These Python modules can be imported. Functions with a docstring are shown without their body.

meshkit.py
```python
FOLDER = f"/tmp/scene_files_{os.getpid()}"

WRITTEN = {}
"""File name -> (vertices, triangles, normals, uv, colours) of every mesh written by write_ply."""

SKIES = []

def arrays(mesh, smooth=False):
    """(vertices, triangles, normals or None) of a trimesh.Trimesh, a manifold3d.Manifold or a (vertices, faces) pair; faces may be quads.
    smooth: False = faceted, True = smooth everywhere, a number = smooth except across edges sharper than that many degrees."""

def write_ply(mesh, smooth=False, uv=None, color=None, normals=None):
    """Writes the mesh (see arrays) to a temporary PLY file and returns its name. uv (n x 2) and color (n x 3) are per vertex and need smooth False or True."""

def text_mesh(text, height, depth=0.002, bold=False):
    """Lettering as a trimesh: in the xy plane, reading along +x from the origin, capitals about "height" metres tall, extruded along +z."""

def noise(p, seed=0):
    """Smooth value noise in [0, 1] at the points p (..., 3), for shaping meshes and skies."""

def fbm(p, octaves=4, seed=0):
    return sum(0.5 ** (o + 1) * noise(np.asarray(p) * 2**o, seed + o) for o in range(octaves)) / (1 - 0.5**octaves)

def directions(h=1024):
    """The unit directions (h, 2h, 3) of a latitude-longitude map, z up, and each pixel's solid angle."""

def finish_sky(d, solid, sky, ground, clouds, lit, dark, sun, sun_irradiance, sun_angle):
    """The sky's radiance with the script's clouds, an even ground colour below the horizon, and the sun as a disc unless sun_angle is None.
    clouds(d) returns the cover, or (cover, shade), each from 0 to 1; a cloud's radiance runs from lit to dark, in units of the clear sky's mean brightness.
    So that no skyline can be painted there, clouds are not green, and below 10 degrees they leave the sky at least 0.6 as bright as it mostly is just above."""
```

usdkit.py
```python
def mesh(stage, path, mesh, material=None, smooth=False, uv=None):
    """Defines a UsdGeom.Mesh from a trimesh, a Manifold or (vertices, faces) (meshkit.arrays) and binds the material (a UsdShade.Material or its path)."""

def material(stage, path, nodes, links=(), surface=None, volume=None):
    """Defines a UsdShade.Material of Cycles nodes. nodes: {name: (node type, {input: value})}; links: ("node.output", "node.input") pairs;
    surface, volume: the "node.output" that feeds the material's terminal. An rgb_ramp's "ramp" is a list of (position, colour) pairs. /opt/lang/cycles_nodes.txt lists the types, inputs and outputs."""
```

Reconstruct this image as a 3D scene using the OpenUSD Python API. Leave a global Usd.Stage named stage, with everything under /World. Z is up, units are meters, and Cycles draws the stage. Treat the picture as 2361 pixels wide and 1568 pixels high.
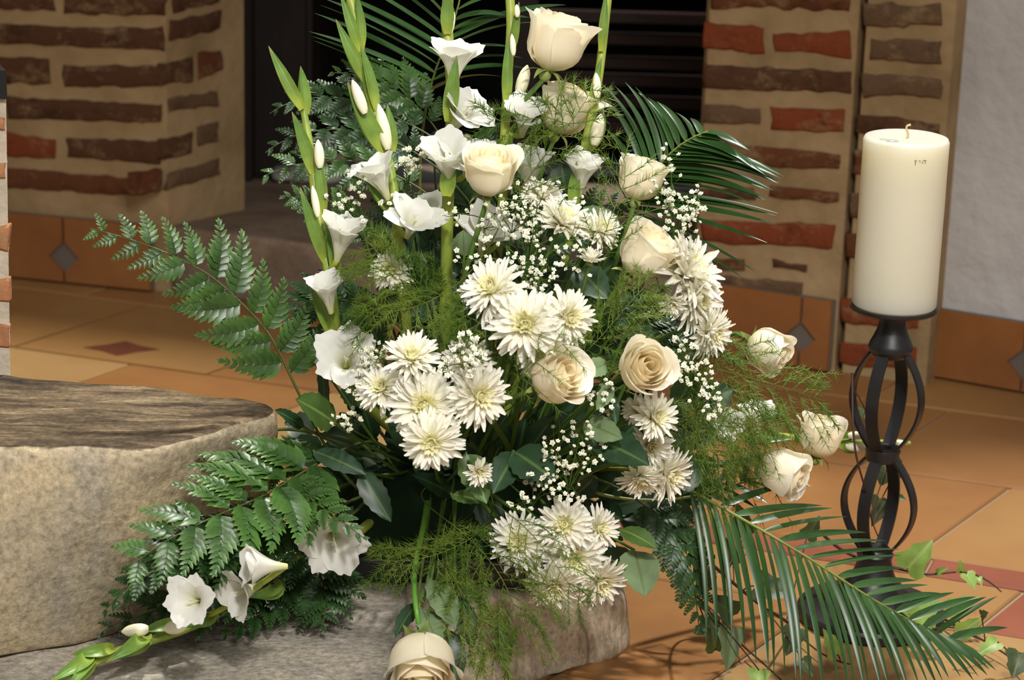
import math, random, numpy as np, trimesh, manifold3d, usdkit, meshkit
from pxr import Usd, UsdGeom, UsdLux, UsdShade, Gf, Sdf, Vt
from shapely.geometry import Point, Polygon, box as sbox
from scipy.interpolate import CubicSpline

stage = Usd.Stage.CreateInMemory()
UsdGeom.SetStageUpAxis(stage, 'Z')
UsdGeom.SetStageMetersPerUnit(stage, 1.0)
UsdGeom.Xform.Define(stage, '/World')
UsdGeom.Scope.Define(stage, '/World/Looks')

# ------------------------------------------------------------------ camera
F, CX, CY = 5500.0, 1180.5, 784.0
PITCH, ROLL, EYE_Z = math.radians(16.6), math.radians(1.65), 0.95
C = np.array([0, 0, EYE_Z])
fw = np.array([0, math.cos(PITCH), -math.sin(PITCH)])
r0 = np.array([1.0, 0, 0]); u0 = np.cross(r0, fw)
rt = r0 * math.cos(ROLL) + u0 * math.sin(ROLL)
up = u0 * math.cos(ROLL) - r0 * math.sin(ROLL)
cam = UsdGeom.Camera.Define(stage, '/World/camera')
m4 = np.eye(4); m4[0, :3] = rt; m4[1, :3] = up; m4[2, :3] = -fw; m4[3, :3] = C
cam.AddTransformOp().Set(Gf.Matrix4d(m4.tolist()))
cam.CreateFocalLengthAttr(55.0); cam.CreateHorizontalApertureAttr(23.61); cam.CreateVerticalApertureAttr(15.68)
cam.CreateClippingRangeAttr(Gf.Vec2f(0.05, 100))
cam.CreateFStopAttr(6.3); cam.CreateFocusDistanceAttr(2.12)
cam.CreateExposureAttr(0.12)

# ------------------------------------------------------------------ lights
def rect_light(name, pos, target, w, h, intensity, color):
    l = UsdLux.RectLight.Define(stage, '/World/' + name)
    l.CreateWidthAttr(w); l.CreateHeightAttr(h); l.CreateIntensityAttr(intensity); l.CreateColorAttr(Gf.Vec3f(*color))
    z = np.array(pos, float) - np.array(target, float); z /= np.linalg.norm(z)
    x = np.cross([0.13, 1, 0], z); x /= np.linalg.norm(x); y = np.cross(z, x)
    m = np.eye(4); m[0, :3] = x; m[1, :3] = y; m[2, :3] = z; m[3, :3] = pos
    l.AddTransformOp().Set(Gf.Matrix4d(m.tolist()))
rect_light('ceiling_lamp_light', (0.58, 3.385, 4.6), (0.1, 2.2, 0), 0.18, 0.18, 2300, (1.0, 0.97, 0.91))
rect_light('front_lamp_light', (0.60, 0.25, 1.80), (0.0, 2.3, 0.25), 0.6, 0.6, 19, (1.0, 0.96, 0.90))
def spot_light(name, pos, target, radius, intensity, color, angle, soft): # a spotlight aimed at the arrangement
    l = UsdLux.SphereLight.Define(stage, '/World/' + name); l.CreateRadiusAttr(radius); l.CreateIntensityAttr(intensity); l.CreateColorAttr(Gf.Vec3f(*color))
    sh = UsdLux.ShapingAPI.Apply(l.GetPrim()); sh.CreateShapingConeAngleAttr(angle); sh.CreateShapingConeSoftnessAttr(soft)
    z = np.array(pos, float) - np.array(target, float); z /= np.linalg.norm(z)
    x = np.cross([0.13, 1, 0], z); x /= np.linalg.norm(x); y = np.cross(z, x)
    m = np.eye(4); m[0, :3] = x; m[1, :3] = y; m[2, :3] = z; m[3, :3] = pos
    l.AddTransformOp().Set(Gf.Matrix4d(m.tolist()))
spot_light('altar_spotlight', (0.15, 0.15, 2.1), (0.0, 1.98, 0.20), 0.10, 430, (1.0, 0.97, 0.92), 21, 1.0)
dome = UsdLux.DomeLight.Define(stage, '/World/room_light'); dome.CreateIntensityAttr(0.095); dome.CreateColorAttr(Gf.Vec3f(1.0, 0.96, 0.92))

# ------------------------------------------------------------------ view helpers (a pixel of the photograph -> a real point)
def ray(x, y): return fw + (x - CX) / F * rt - (y - CY) / F * up
def P(x, y, D): return C + D * ray(x, y)
def PZ(x, y, z=0.0):
    d = ray(x, y); return C + d * ((z - EYE_Z) / d[2])
def PL(x, y, p0, n):
    d = ray(x, y); return C + d * (np.dot(p0 - C, n) / np.dot(d, n))
def CV(a, b, c): # right, up, towards the camera
    v = a * rt + b * up - c * fw; return v / np.linalg.norm(v)
def Df(x, y, off=0.0): # depth of the arrangement's dome at a pixel
    q = ((x - 1180) / 500.0) ** 2 + ((y - 900) / 640.0) ** 2
    return 2.14 + 0.000121 * y - 0.17 * max(0.0, 1 - q) + off
def PD(x, y, off=0.0): return P(x, y, Df(x, y, off))
def unit(v): return np.asarray(v, float) / max(np.linalg.norm(v), 1e-12)

# ------------------------------------------------------------------ scene helpers
counts = {}
def numbered(parent, name):
    k = counts.get((parent, name), 0); counts[(parent, name)] = k + 1
    return name if k == 0 else '%s_%03d' % (name, k)
def tag(prim, label=None, cat=None, group=None, kind=None):
    for k, v in (('label', label), ('category', cat), ('group', group), ('kind', kind)):
        if v: prim.SetCustomDataByKey(k, v)
    return prim
def thing(name, label, cat, group=None, loc=None, parent='/World', kind=None):
    x = UsdGeom.Xform.Define(stage, parent + '/' + numbered(parent, name))
    if loc is not None: x.AddTranslateOp().Set(Gf.Vec3d(*map(float, loc)))
    tag(x.GetPrim(), label, cat, group, kind); ORG[str(x.GetPath())] = np.zeros(3) if loc is None else np.asarray(loc, float)
    return str(x.GetPath())
ORG = {'/World': np.zeros(3)}
def org(path):
    while path not in ORG: path = path.rsplit('/', 1)[0]
    return ORG[path]
def part(parent, name): # an Xform part
    p = parent + '/' + numbered(parent, name); UsdGeom.Xform.Define(stage, p); return p
def obj(parent, name, mesh, mat, smooth=True, uv=None, **t):
    """one Mesh prim; mesh is given in world coordinates"""
    p = parent + '/' + numbered(parent, name)
    if isinstance(mesh, trimesh.Trimesh): mesh = (np.array(mesh.vertices), np.array(mesh.faces))
    elif hasattr(mesh, 'to_mesh'):
        m = mesh.to_mesh(); mesh = (np.array(m.vert_properties[:, :3]), np.array(m.tri_verts))
    v, f = mesh[0], mesh[1]
    if len(mesh) > 2 and uv is None: uv = mesh[2]
    m = usdkit.mesh(stage, p, (np.asarray(v, float) - org(parent), f), M[mat], smooth, uv if smooth is True or smooth is False else None)
    tag(m.GetPrim(), **t); return p
def join(ms):
    V, Fc, U, n = [], [], [], 0
    for m in ms:
        V.append(m[0]); f = np.asarray(m[1]); Fc.append(f + n); n += len(m[0])
        U.append(m[2] if len(m) > 2 else np.zeros((len(m[0]), 2)))
    return np.vstack(V), np.vstack(Fc), np.vstack(U)

# ------------------------------------------------------------------ materials
M = {}
def mat(name, nodes, links, surface='p.BSDF'):
    M[name] = usdkit.material(stage, '/World/Looks/' + name, nodes, links, surface=surface)
def lin(*c): return tuple(((x / 255) / 12.92 if x / 255 <= 0.04045 else ((x / 255 + 0.055) / 1.055) ** 2.4) for x in c)
def flat(name, col, rough=0.5, spec=0.5, **kw):
    mat(name, {'p': ('principled_bsdf', {'base_color': col, 'roughness': rough, 'specular_ior_level': spec, **kw})}, [])
def noisy(name, ramp, scale, rough=0.6, spec=0.3, bump=0.0, bscale=None, bdist=0.002, detail=5, stretch=(1, 1, 1), nrough=0.6):
    n = {'g': ('geometry', {}), 'mp': ('mapping', {'scale': stretch}), 'n': ('noise_texture', {'scale': scale, 'detail': detail, 'roughness': nrough}),
         'r': ('rgb_ramp', {'ramp': ramp}), 'p': ('principled_bsdf', {'roughness': rough, 'specular_ior_level': spec})}
    l = [('g.position', 'mp.vector'), ('mp.vector', 'n.vector'), ('n.fac', 'r.fac'), ('r.color', 'p.base_color')]
    if bump:
        n['b'] = ('noise_texture', {'scale': bscale or scale * 4, 'detail': 4.0}); n['bp'] = ('bump', {'strength': bump, 'distance': bdist})
        l += [('mp.vector', 'b.vector'), ('b.fac', 'bp.height'), ('bp.normal', 'p.normal')]
    mat(name, n, l)
def sheet_mat(name, ramp, rough, spec, transl, tcol, nscale=0.0, namp=0.25, axis='x', vein=None):
    """leaf or petal: colour runs along the blade (uv) with a little noise; light passes through"""
    n = {'u': ('uvmap', {'attribute': 'st'}), 's': ('separate_xyz', {}), 'r': ('rgb_ramp', {'ramp': ramp}),
         'p': ('principled_bsdf', {'roughness': rough, 'specular_ior_level': spec}), 't': ('translucent_bsdf', {'color': tcol}), 'm': ('mix_closure', {'fac': transl})}
    l = [('u.UV', 's.vector'), ('s.' + axis, 'r.fac'), ('p.BSDF', 'm.closure1'), ('t.BSDF', 'm.closure2')]
    src = 'r.color'
    if nscale:
        n['g'] = ('geometry', {}); n['n'] = ('noise_texture', {'scale': nscale, 'detail': 3.0})
        n['mr'] = ('map_range', {'from_min': 0.3, 'from_max': 0.7, 'to_min': 1 - namp, 'to_max': 1 + namp})
        n['h'] = ('hsv', {'hue': 0.5, 'saturation': 1.0, 'fac': 1.0})
        l += [('g.position', 'n.vector'), ('n.fac', 'mr.value'), ('mr.result', 'h.value'), (src, 'h.color')]; src = 'h.color'
    if vein: # a lighter midrib: |y - 0.5| small
        n['a1'] = ('math', {'math_type': 'subtract', 'value2': 0.5}); n['a2'] = ('math', {'math_type': 'absolute'})
        n['a3'] = ('map_range', {'from_min': 0.02, 'from_max': 0.06, 'to_min': 0.8, 'to_max': 0.0, 'clamp': True}); n['mx'] = ('mix', {'color2': vein})
        l += [('s.y', 'a1.value1'), ('a1.value', 'a2.value1'), ('a2.value', 'a3.value'), ('a3.result', 'mx.fac'), (src, 'mx.color1')]; src = 'mx.color'
    l.append((src, 'p.base_color'))
    mat(name, n, l, 'm.closure')

sheet_mat('rose_petal', [(0, (0.66, 0.64, 0.34)), (0.25, (0.88, 0.80, 0.60)), (0.75, (0.91, 0.855, 0.69)), (1, (0.94, 0.91, 0.80))], 0.5, 0.25, 0.36, (0.95, 0.88, 0.68))
sheet_mat('rose_heart', [(0, (0.89, 0.73, 0.46)), (1, (0.94, 0.87, 0.67))], 0.5, 0.2, 0.42, (0.95, 0.84, 0.58))
sheet_mat('white_petal', [(0, (0.66, 0.70, 0.30)), (0.3, (0.75, 0.75, 0.58)), (0.6, (0.78, 0.78, 0.72)), (1, (0.80, 0.80, 0.76))], 0.45, 0.25, 0.34, (0.84, 0.84, 0.74))
sheet_mat('mum_petal', [(0, (0.88, 0.86, 0.56)), (0.35, (0.90, 0.88, 0.72)), (0.7, (0.9, 0.88, 0.80)), (1, (0.92, 0.91, 0.85))], 0.5, 0.2, 0.34, (0.92, 0.90, 0.76))
sheet_mat('mum_centre', [(0, (0.88, 0.85, 0.50)), (1, (0.92, 0.90, 0.70))], 0.6, 0.2, 0.35, (0.9, 0.86, 0.56))
flat('bud_tip', (0.84, 0.80, 0.58), 0.45, 0.3)
flat('blossom', (0.86, 0.85, 0.70), 0.6, 0.2)
sheet_mat('bract', [(0, (0.40, 0.46, 0.06)), (0.3, (0.21, 0.32, 0.055)), (0.85, (0.13, 0.25, 0.055)), (1, (0.30, 0.28, 0.09))], 0.38, 0.4, 0.15, (0.25, 0.42, 0.06), 60, 0.2)
noisy('glad_stem', [(0.3, (0.20, 0.31, 0.05)), (0.7, (0.42, 0.46, 0.07))], 14, 0.4, 0.4)
flat('green_stem', (0.09, 0.17, 0.03), 0.45, 0.4)
flat('bright_stem', (0.12, 0.30, 0.04), 0.4, 0.4)
flat('sepal', (0.22, 0.27, 0.07), 0.5, 0.3)
flat('dark_stem', (0.025, 0.045, 0.014), 0.5, 0.3)
flat('brown_stem', (0.055, 0.028, 0.018), 0.5, 0.3)
flat('fern_stem', (0.07, 0.10, 0.025), 0.5, 0.4)
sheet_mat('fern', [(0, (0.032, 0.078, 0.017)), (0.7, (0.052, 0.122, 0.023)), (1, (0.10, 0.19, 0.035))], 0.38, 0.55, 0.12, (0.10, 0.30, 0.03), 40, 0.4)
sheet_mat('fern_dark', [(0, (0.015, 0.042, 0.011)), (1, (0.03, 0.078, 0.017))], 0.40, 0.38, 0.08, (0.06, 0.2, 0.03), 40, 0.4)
sheet_mat('palm', [(0, (0.030, 0.078, 0.018)), (1, (0.016, 0.050, 0.013))], 0.33, 0.42, 0.08, (0.09, 0.25, 0.04), 30, 0.25)
flat('palm_stem', (0.16, 0.19, 0.035), 0.45, 0.4)
mat('feather', {'g': ('geometry', {}), 'n': ('noise_texture', {'scale': 30.0, 'detail': 2.0}), 'r': ('rgb_ramp', {'ramp': [(0.3, (0.065, 0.135, 0.014)), (0.7, (0.18, 0.24, 0.035))]}),
    'p': ('principled_bsdf', {'roughness': 0.5, 'specular_ior_level': 0.3}), 't': ('translucent_bsdf', {'color': (0.25, 0.42, 0.05)}), 'm': ('mix_closure', {'fac': 0.25})},
    [('g.position', 'n.vector'), ('n.fac', 'r.fac'), ('r.color', 'p.base_color'), ('p.BSDF', 'm.closure1'), ('t.BSDF', 'm.closure2')], 'm.closure')
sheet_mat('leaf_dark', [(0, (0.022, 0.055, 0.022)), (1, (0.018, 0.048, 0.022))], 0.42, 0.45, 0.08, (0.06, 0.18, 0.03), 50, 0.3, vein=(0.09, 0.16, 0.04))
sheet_mat('leaf_mid', [(0, (0.07, 0.13, 0.03)), (1, (0.06, 0.12, 0.03))], 0.42, 0.4, 0.15, (0.2, 0.36, 0.05), 50, 0.3, vein=(0.2, 0.27, 0.08))
sheet_mat('leaf_pale', [(0, (0.16, 0.22, 0.11)), (1, (0.14, 0.21, 0.10))], 0.55, 0.3, 0.12, (0.25, 0.38, 0.12), 50, 0.2, vein=(0.10, 0.14, 0.05))
sheet_mat('ivy_light', [(0, (0.22, 0.34, 0.07)), (1, (0.17, 0.29, 0.06))], 0.42, 0.4, 0.2, (0.36, 0.55, 0.08), 60, 0.3, vein=(0.34, 0.42, 0.14))
sheet_mat('ivy_dark', [(0, (0.05, 0.075, 0.022)), (1, (0.04, 0.065, 0.022))], 0.45, 0.4, 0.12, (0.14, 0.22, 0.04), 60, 0.3, vein=(0.10, 0.11, 0.04))
flat('foam', (0.012, 0.03, 0.015), 0.95, 0.1)
flat('tray', (0.012, 0.012, 0.013), 0.35, 0.5)
mat('wax', {'g': ('geometry', {}), 'n': ('noise_texture', {'scale': 9.0, 'detail': 3.0}), 'r': ('rgb_ramp', {'ramp': [(0.3, (0.60, 0.57, 0.45)), (0.7, (0.65, 0.62, 0.50))]}),
    'p': ('principled_bsdf', {'roughness': 0.42, 'specular_ior_level': 0.35, 'subsurface_weight': 0.6, 'subsurface_scale': 0.012, 'subsurface_radius': (1.0, 0.75, 0.45)})}, [('g.position', 'n.vector'), ('n.fac', 'r.fac'), ('r.color', 'p.base_color')])
flat('wick', (0.62, 0.47, 0.25), 0.8, 0.1)
flat('stamp_ink', (0.30, 0.22, 0.18), 0.7, 0.1)
flat('iron', (0.012, 0.011, 0.012), 0.42, 0.45)
flat('joint', (0.28, 0.20, 0.13), 0.9, 0.1)
noisy('mortar', [(0.25, (0.21, 0.145, 0.07)), (0.5, (0.33, 0.228, 0.118)), (0.75, (0.42, 0.30, 0.165))], 9, 0.9, 0.1, 0.6, 60, 0.004)
def brick_mat(name, a, b, c): # mottled fired clay with smears of mortar
    mat(name, {'g': ('geometry', {}), 'n': ('noise_texture', {'scale': 26.0, 'detail': 5.0, 'roughness': 0.7}), 'r': ('rgb_ramp', {'ramp': [(0.25, a), (0.48, b), (0.62, b), (0.80, c)]}),
        'mp': ('mapping', {'scale': (1, 1, 1.6)}), 'n2': ('noise_texture', {'scale': 17.0, 'detail': 6.0, 'roughness': 0.75}), 'mr': ('map_range', {'from_min': 0.53, 'from_max': 0.66, 'to_min': 0.0, 'to_max': 0.75, 'clamp': True}), 'mx': ('mix', {'color2': (0.26, 0.175, 0.09)}),
        'b': ('noise_texture', {'scale': 110.0, 'detail': 4.0}), 'bp': ('bump', {'strength': 0.7, 'distance': 0.003}), 'p': ('principled_bsdf', {'roughness': 0.9, 'specular_ior_level': 0.1})},
        [('g.position', 'n.vector'), ('n.fac', 'r.fac'), ('g.position', 'mp.vector'), ('mp.vector', 'n2.vector'), ('n2.fac', 'mr.value'), ('mr.result', 'mx.fac'), ('r.color', 'mx.color1'), ('mx.color', 'p.base_color'), ('g.position', 'b.vector'), ('b.fac', 'bp.height'), ('bp.normal', 'p.normal')])
brick_mat('brick_brown', (0.035, 0.018, 0.010), (0.090, 0.042, 0.022), (0.20, 0.13, 0.07))
brick_mat('brick_russet', (0.060, 0.022, 0.010), (0.125, 0.046, 0.020), (0.22, 0.13, 0.07))
brick_mat('brick_red', (0.10, 0.025, 0.010), (0.20, 0.050, 0.020), (0.28, 0.14, 0.08))
brick_mat('brick_dusty', (0.070, 0.042, 0.024), (0.13, 0.078, 0.044), (0.24, 0.17, 0.10))
brick_mat('brick_orange', (0.30, 0.11, 0.05), (0.42, 0.19, 0.09), (0.5, 0.38, 0.25))
noisy('plaster', [(0.3, (0.50, 0.495, 0.49)), (0.7, (0.60, 0.595, 0.585))], 6, 0.85, 0.2, 0.8, 22, 0.01)
noisy('pale_mortar', [(0.3, (0.42, 0.36, 0.28)), (0.7, (0.62, 0.54, 0.42))], 30, 0.9, 0.1, 0.6, 120, 0.003)
noisy('skirting_tile', [(0.3, (0.21, 0.075, 0.022)), (0.55, (0.29, 0.115, 0.032)), (0.75, (0.33, 0.14, 0.045))], 5, 0.55, 0.3, 0.2, 30)
flat('skirting_insert', (0.15, 0.125, 0.105), 0.6, 0.3)
for i, (a, b) in enumerate([((0.265, 0.130, 0.042), (0.33, 0.178, 0.063)), ((0.245, 0.108, 0.034), (0.305, 0.146, 0.048)), ((0.30, 0.168, 0.062), (0.365, 0.225, 0.090)), ((0.215, 0.084, 0.028), (0.27, 0.113, 0.040))]):
    noisy('floor_tile_%s' % 'abcd'[i], [(0.3, a), (0.7, b)], 5, 0.42, 0.35, 0.12, 40)
noisy('floor_tile_red', [(0.3, (0.20, 0.055, 0.030)), (0.7, (0.27, 0.085, 0.045))], 8, 0.42, 0.35, 0.12, 40)
noisy('floor_tile_brown', [(0.3, (0.10, 0.030, 0.016)), (0.7, (0.15, 0.048, 0.025))], 8, 0.42, 0.35, 0.12, 40)
def stone_mat(name, ramp, sx, spots):
    n = {'g': ('geometry', {}), 'mp': ('mapping', {'scale': sx}), 'n': ('noise_texture', {'scale': 7.0, 'detail': 6.0, 'roughness': 0.65, 'distortion': 0.6}), 'r': ('rgb_ramp', {'ramp': ramp}),
         'n2': ('noise_texture', {'scale': 160.0, 'detail': 3.0, 'roughness': 0.7}), 'mr': ('map_range', {'from_min': 0.35, 'from_max': 0.65, 'to_min': 1 - spots, 'to_max': 1 + spots}),
         'h': ('hsv', {'hue': 0.5, 'saturation': 1.0, 'fac': 1.0}), 'n3': ('noise_texture', {'scale': 45.0, 'detail': 5.0, 'roughness': 0.65}), 'bp': ('bump', {'strength': 0.55, 'distance': 0.006}), 'p': ('principled_bsdf', {'roughness': 0.8, 'specular_ior_level': 0.25})}
    l = [('g.position', 'mp.vector'), ('mp.vector', 'n.vector'), ('n.fac', 'r.fac'), ('g.position', 'n2.vector'), ('n2.fac', 'mr.value'), ('mr.result', 'h.value'), ('r.color', 'h.color'), ('h.color', 'p.base_color'), ('mp.vector', 'n3.vector'), ('n3.fac', 'bp.height'), ('bp.normal', 'p.normal')]
    mat(name, n, l)
mat('stone_block', {'g': ('geometry', {}), 'n': ('noise_texture', {'scale': 7.0, 'detail': 6.0, 'roughness': 0.65, 'distortion': 0.6}), 'r': ('rgb_ramp', {'ramp': [(0.3, (0.27, 0.225, 0.155)), (0.45, (0.36, 0.295, 0.195)), (0.6, (0.44, 0.355, 0.225)), (0.75, (0.41, 0.335, 0.22))]}),
    'mp': ('mapping', {'scale': (1.6, 9.0, 9.0)}), 'w': ('noise_texture', {'scale': 7.0, 'detail': 6.0, 'roughness': 0.7, 'distortion': 0.5}), 'wr': ('rgb_ramp', {'ramp': [(0.34, (0.025, 0.017, 0.011)), (0.47, (0.075, 0.052, 0.030)), (0.58, (0.16, 0.115, 0.065)), (0.72, (0.30, 0.23, 0.135))]}),
    's': ('separate_xyz', {}), 'en': ('noise_texture', {'scale': 30.0, 'detail': 4.0}), 'ad': ('math', {'math_type': 'multiply_add', 'value2': 0.35}), 'mr': ('map_range', {'from_min': 0.86, 'from_max': 0.97, 'to_min': 0.0, 'to_max': 1.0, 'clamp': True}), 'mx': ('mix', {}),
    'gn': ('noise_texture', {'scale': 4.5, 'detail': 3.0, 'distortion': 0.8}), 'gr': ('map_range', {'from_min': 0.56, 'from_max': 0.64, 'to_min': 0.0, 'to_max': 0.6, 'clamp': True}), 'gx': ('mix', {'color2': (0.24, 0.22, 0.19)}), 'n2': ('noise_texture', {'scale': 170.0, 'detail': 3.0, 'roughness': 0.7}), 'm2': ('map_range', {'from_min': 0.35, 'from_max': 0.65, 'to_min': 0.72, 'to_max': 1.28}), 'h': ('hsv', {'hue': 0.5, 'saturation': 1.0, 'fac': 1.0}),
    'n3': ('noise_texture', {'scale': 70.0, 'detail': 5.0, 'roughness': 0.65}), 'bp': ('bump', {'strength': 0.5, 'distance': 0.005}), 'p': ('principled_bsdf', {'roughness': 0.8, 'specular_ior_level': 0.25})},
    [('g.position', 'n.vector'), ('n.fac', 'r.fac'), ('g.position', 'mp.vector'), ('mp.vector', 'w.vector'), ('w.fac', 'wr.fac'), ('g.normal', 's.vector'), ('g.position', 'en.vector'), ('en.fac', 'ad.value1'), ('s.z', 'ad.value3'), ('ad.value', 'mr.value'), ('mr.result', 'mx.fac'),
     ('g.position', 'gn.vector'), ('gn.fac', 'gr.value'), ('gr.result', 'gx.fac'), ('r.color', 'gx.color1'), ('gx.color', 'mx.color1'), ('wr.color', 'mx.color2'), ('g.position', 'n2.vector'), ('n2.fac', 'm2.value'), ('m2.result', 'h.value'), ('mx.color', 'h.color'), ('h.color', 'p.base_color'), ('g.position', 'n3.vector'), ('n3.fac', 'bp.height'), ('bp.normal', 'p.normal')])
stone_mat('stone_grey', [(0.3, (0.25, 0.225, 0.19)), (0.5, (0.33, 0.295, 0.245)), (0.7, (0.43, 0.37, 0.29))], (1, 2, 1), 0.3)
stone_mat('stone_streaked', [(0.32, (0.17, 0.125, 0.085)), (0.45, (0.46, 0.37, 0.26)), (0.6, (0.66, 0.56, 0.43)), (0.75, (0.58, 0.51, 0.42))], (4.5, 4.5, 0.7), 0.25)
stone_mat('sill_stone', [(0.3, (0.12, 0.085, 0.058)), (0.5, (0.185, 0.13, 0.09)), (0.7, (0.25, 0.18, 0.125))], (1, 2, 1), 0.12)
noisy('dark_wood', [(0.3, (0.010, 0.007, 0.006)), (0.7, (0.022, 0.014, 0.011))], 8, 0.6, 0.3, 0.3, 40, 0.002, stretch=(4, 4, 1))
noisy('slat_wood', [(0.3, (0.014, 0.007, 0.005)), (0.7, (0.028, 0.013, 0.009))], 8, 0.6, 0.3, 0.3, 40, 0.002, stretch=(1, 4, 4))
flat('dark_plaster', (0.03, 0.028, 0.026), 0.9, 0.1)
flat('pale_block', (0.34, 0.33, 0.32), 0.8, 0.2)

# ------------------------------------------------------------------ geometry helpers
def gridf(nu, nv):
    i = np.arange(nu - 1)[:, None] * nv + np.arange(nv - 1)[None]
    i = i.ravel(); return np.vstack([np.stack([i, i + 1, i + nv + 1], 1), np.stack([i, i + nv + 1, i + nv], 1)])
def spath(pts, n):
    p = np.asarray(pts, float)
    if len(p) == 2: return p[0] + (p[1] - p[0]) * np.linspace(0, 1, n)[:, None]
    s = np.r_[0, np.cumsum(np.linalg.norm(np.diff(p, axis=0), axis=1))]
    return CubicSpline(s, p)(np.linspace(0, s[-1], n))
def bez(a, b, c, n):
    t = np.linspace(0, 1, n)[:, None]; return (1 - t) ** 2 * a + 2 * t * (1 - t) * b + t * t * c
def tangents(c):
    t = np.gradient(c, axis=0); return t / np.maximum(np.linalg.norm(t, axis=1, keepdims=True), 1e-12)
def tube(c, r, k=6):
    c = np.asarray(c, float); n = len(c); r = np.broadcast_to(r, (n,)); t = tangents(c)
    a = np.cross(t[0], [0.3, 0.5, 0.81]); a = unit(a); V = []
    for i in range(n):
        a = unit(a - t[i] * np.dot(a, t[i])); b = np.cross(t[i], a); th = np.arange(k) * 2 * math.pi / k
        V.append(c[i] + r[i] * (np.cos(th)[:, None] * a + np.sin(th)[:, None] * b))
    V = np.vstack(V + [c[:1], c[-1:]]); Fc = []
    for i in range(n - 1):
        for j in range(k):
            a0, a1, b0, b1 = i * k + j, i * k + (j + 1) % k, (i + 1) * k + j, (i + 1) * k + (j + 1) % k
            Fc += [(a0, a1, b1), (a0, b1, b0)]
    for j in range(k): Fc += [(n * k, (j + 1) % k, j), (n * k + 1, (n - 1) * k + j, (n - 1) * k + (j + 1) % k)]
    return V, np.array(Fc), np.zeros((len(V), 2))
def blade(c, n0, w, nv=5, cup=0.0, fold=0.0, wave=None, edge=None):
    """a strip of half-width w along the curve c, facing n0; cup and fold bend it across"""
    c = np.asarray(c, float); n = len(c); t = tangents(c)
    s = np.cross(t, n0); s /= np.maximum(np.linalg.norm(s, axis=1, keepdims=True), 1e-9); nn = np.cross(s, t)
    a = np.linspace(-1, 1, nv); w = np.asarray(w)[:, None]
    x = w * a; h = w * (cup * a ** 2 + fold * np.abs(a))
    if edge is not None: x = x * (1 + edge[:, None] * (np.abs(a) > 0.9))
    if wave is not None: h = h + wave(np.linspace(0, 1, n)[:, None], a[None])
    V = c[:, None] + s[:, None] * x[..., None] + nn[:, None] * h[..., None]
    U = np.stack(np.broadcast_arrays(np.linspace(0, 1, n)[:, None], (a[None] + 1) / 2), -1)
    return V.reshape(-1, 3), gridf(n, nv), U.reshape(-1, 2)
def frame(a, roll=0.0):
    z = unit(a); x = unit(np.cross([0.31, 0.17, 0.93] if abs(z[2]) < 0.9 else [1, 0, 0], z)); y = np.cross(z, x)
    c, s = math.cos(roll), math.sin(roll); return np.stack([c * x + s * y, -s * x + c * y, z], 1)
def place(m, R, o, s): return (np.asarray(m[0]) * s) @ R.T + o, m[1], m[2]
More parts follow.
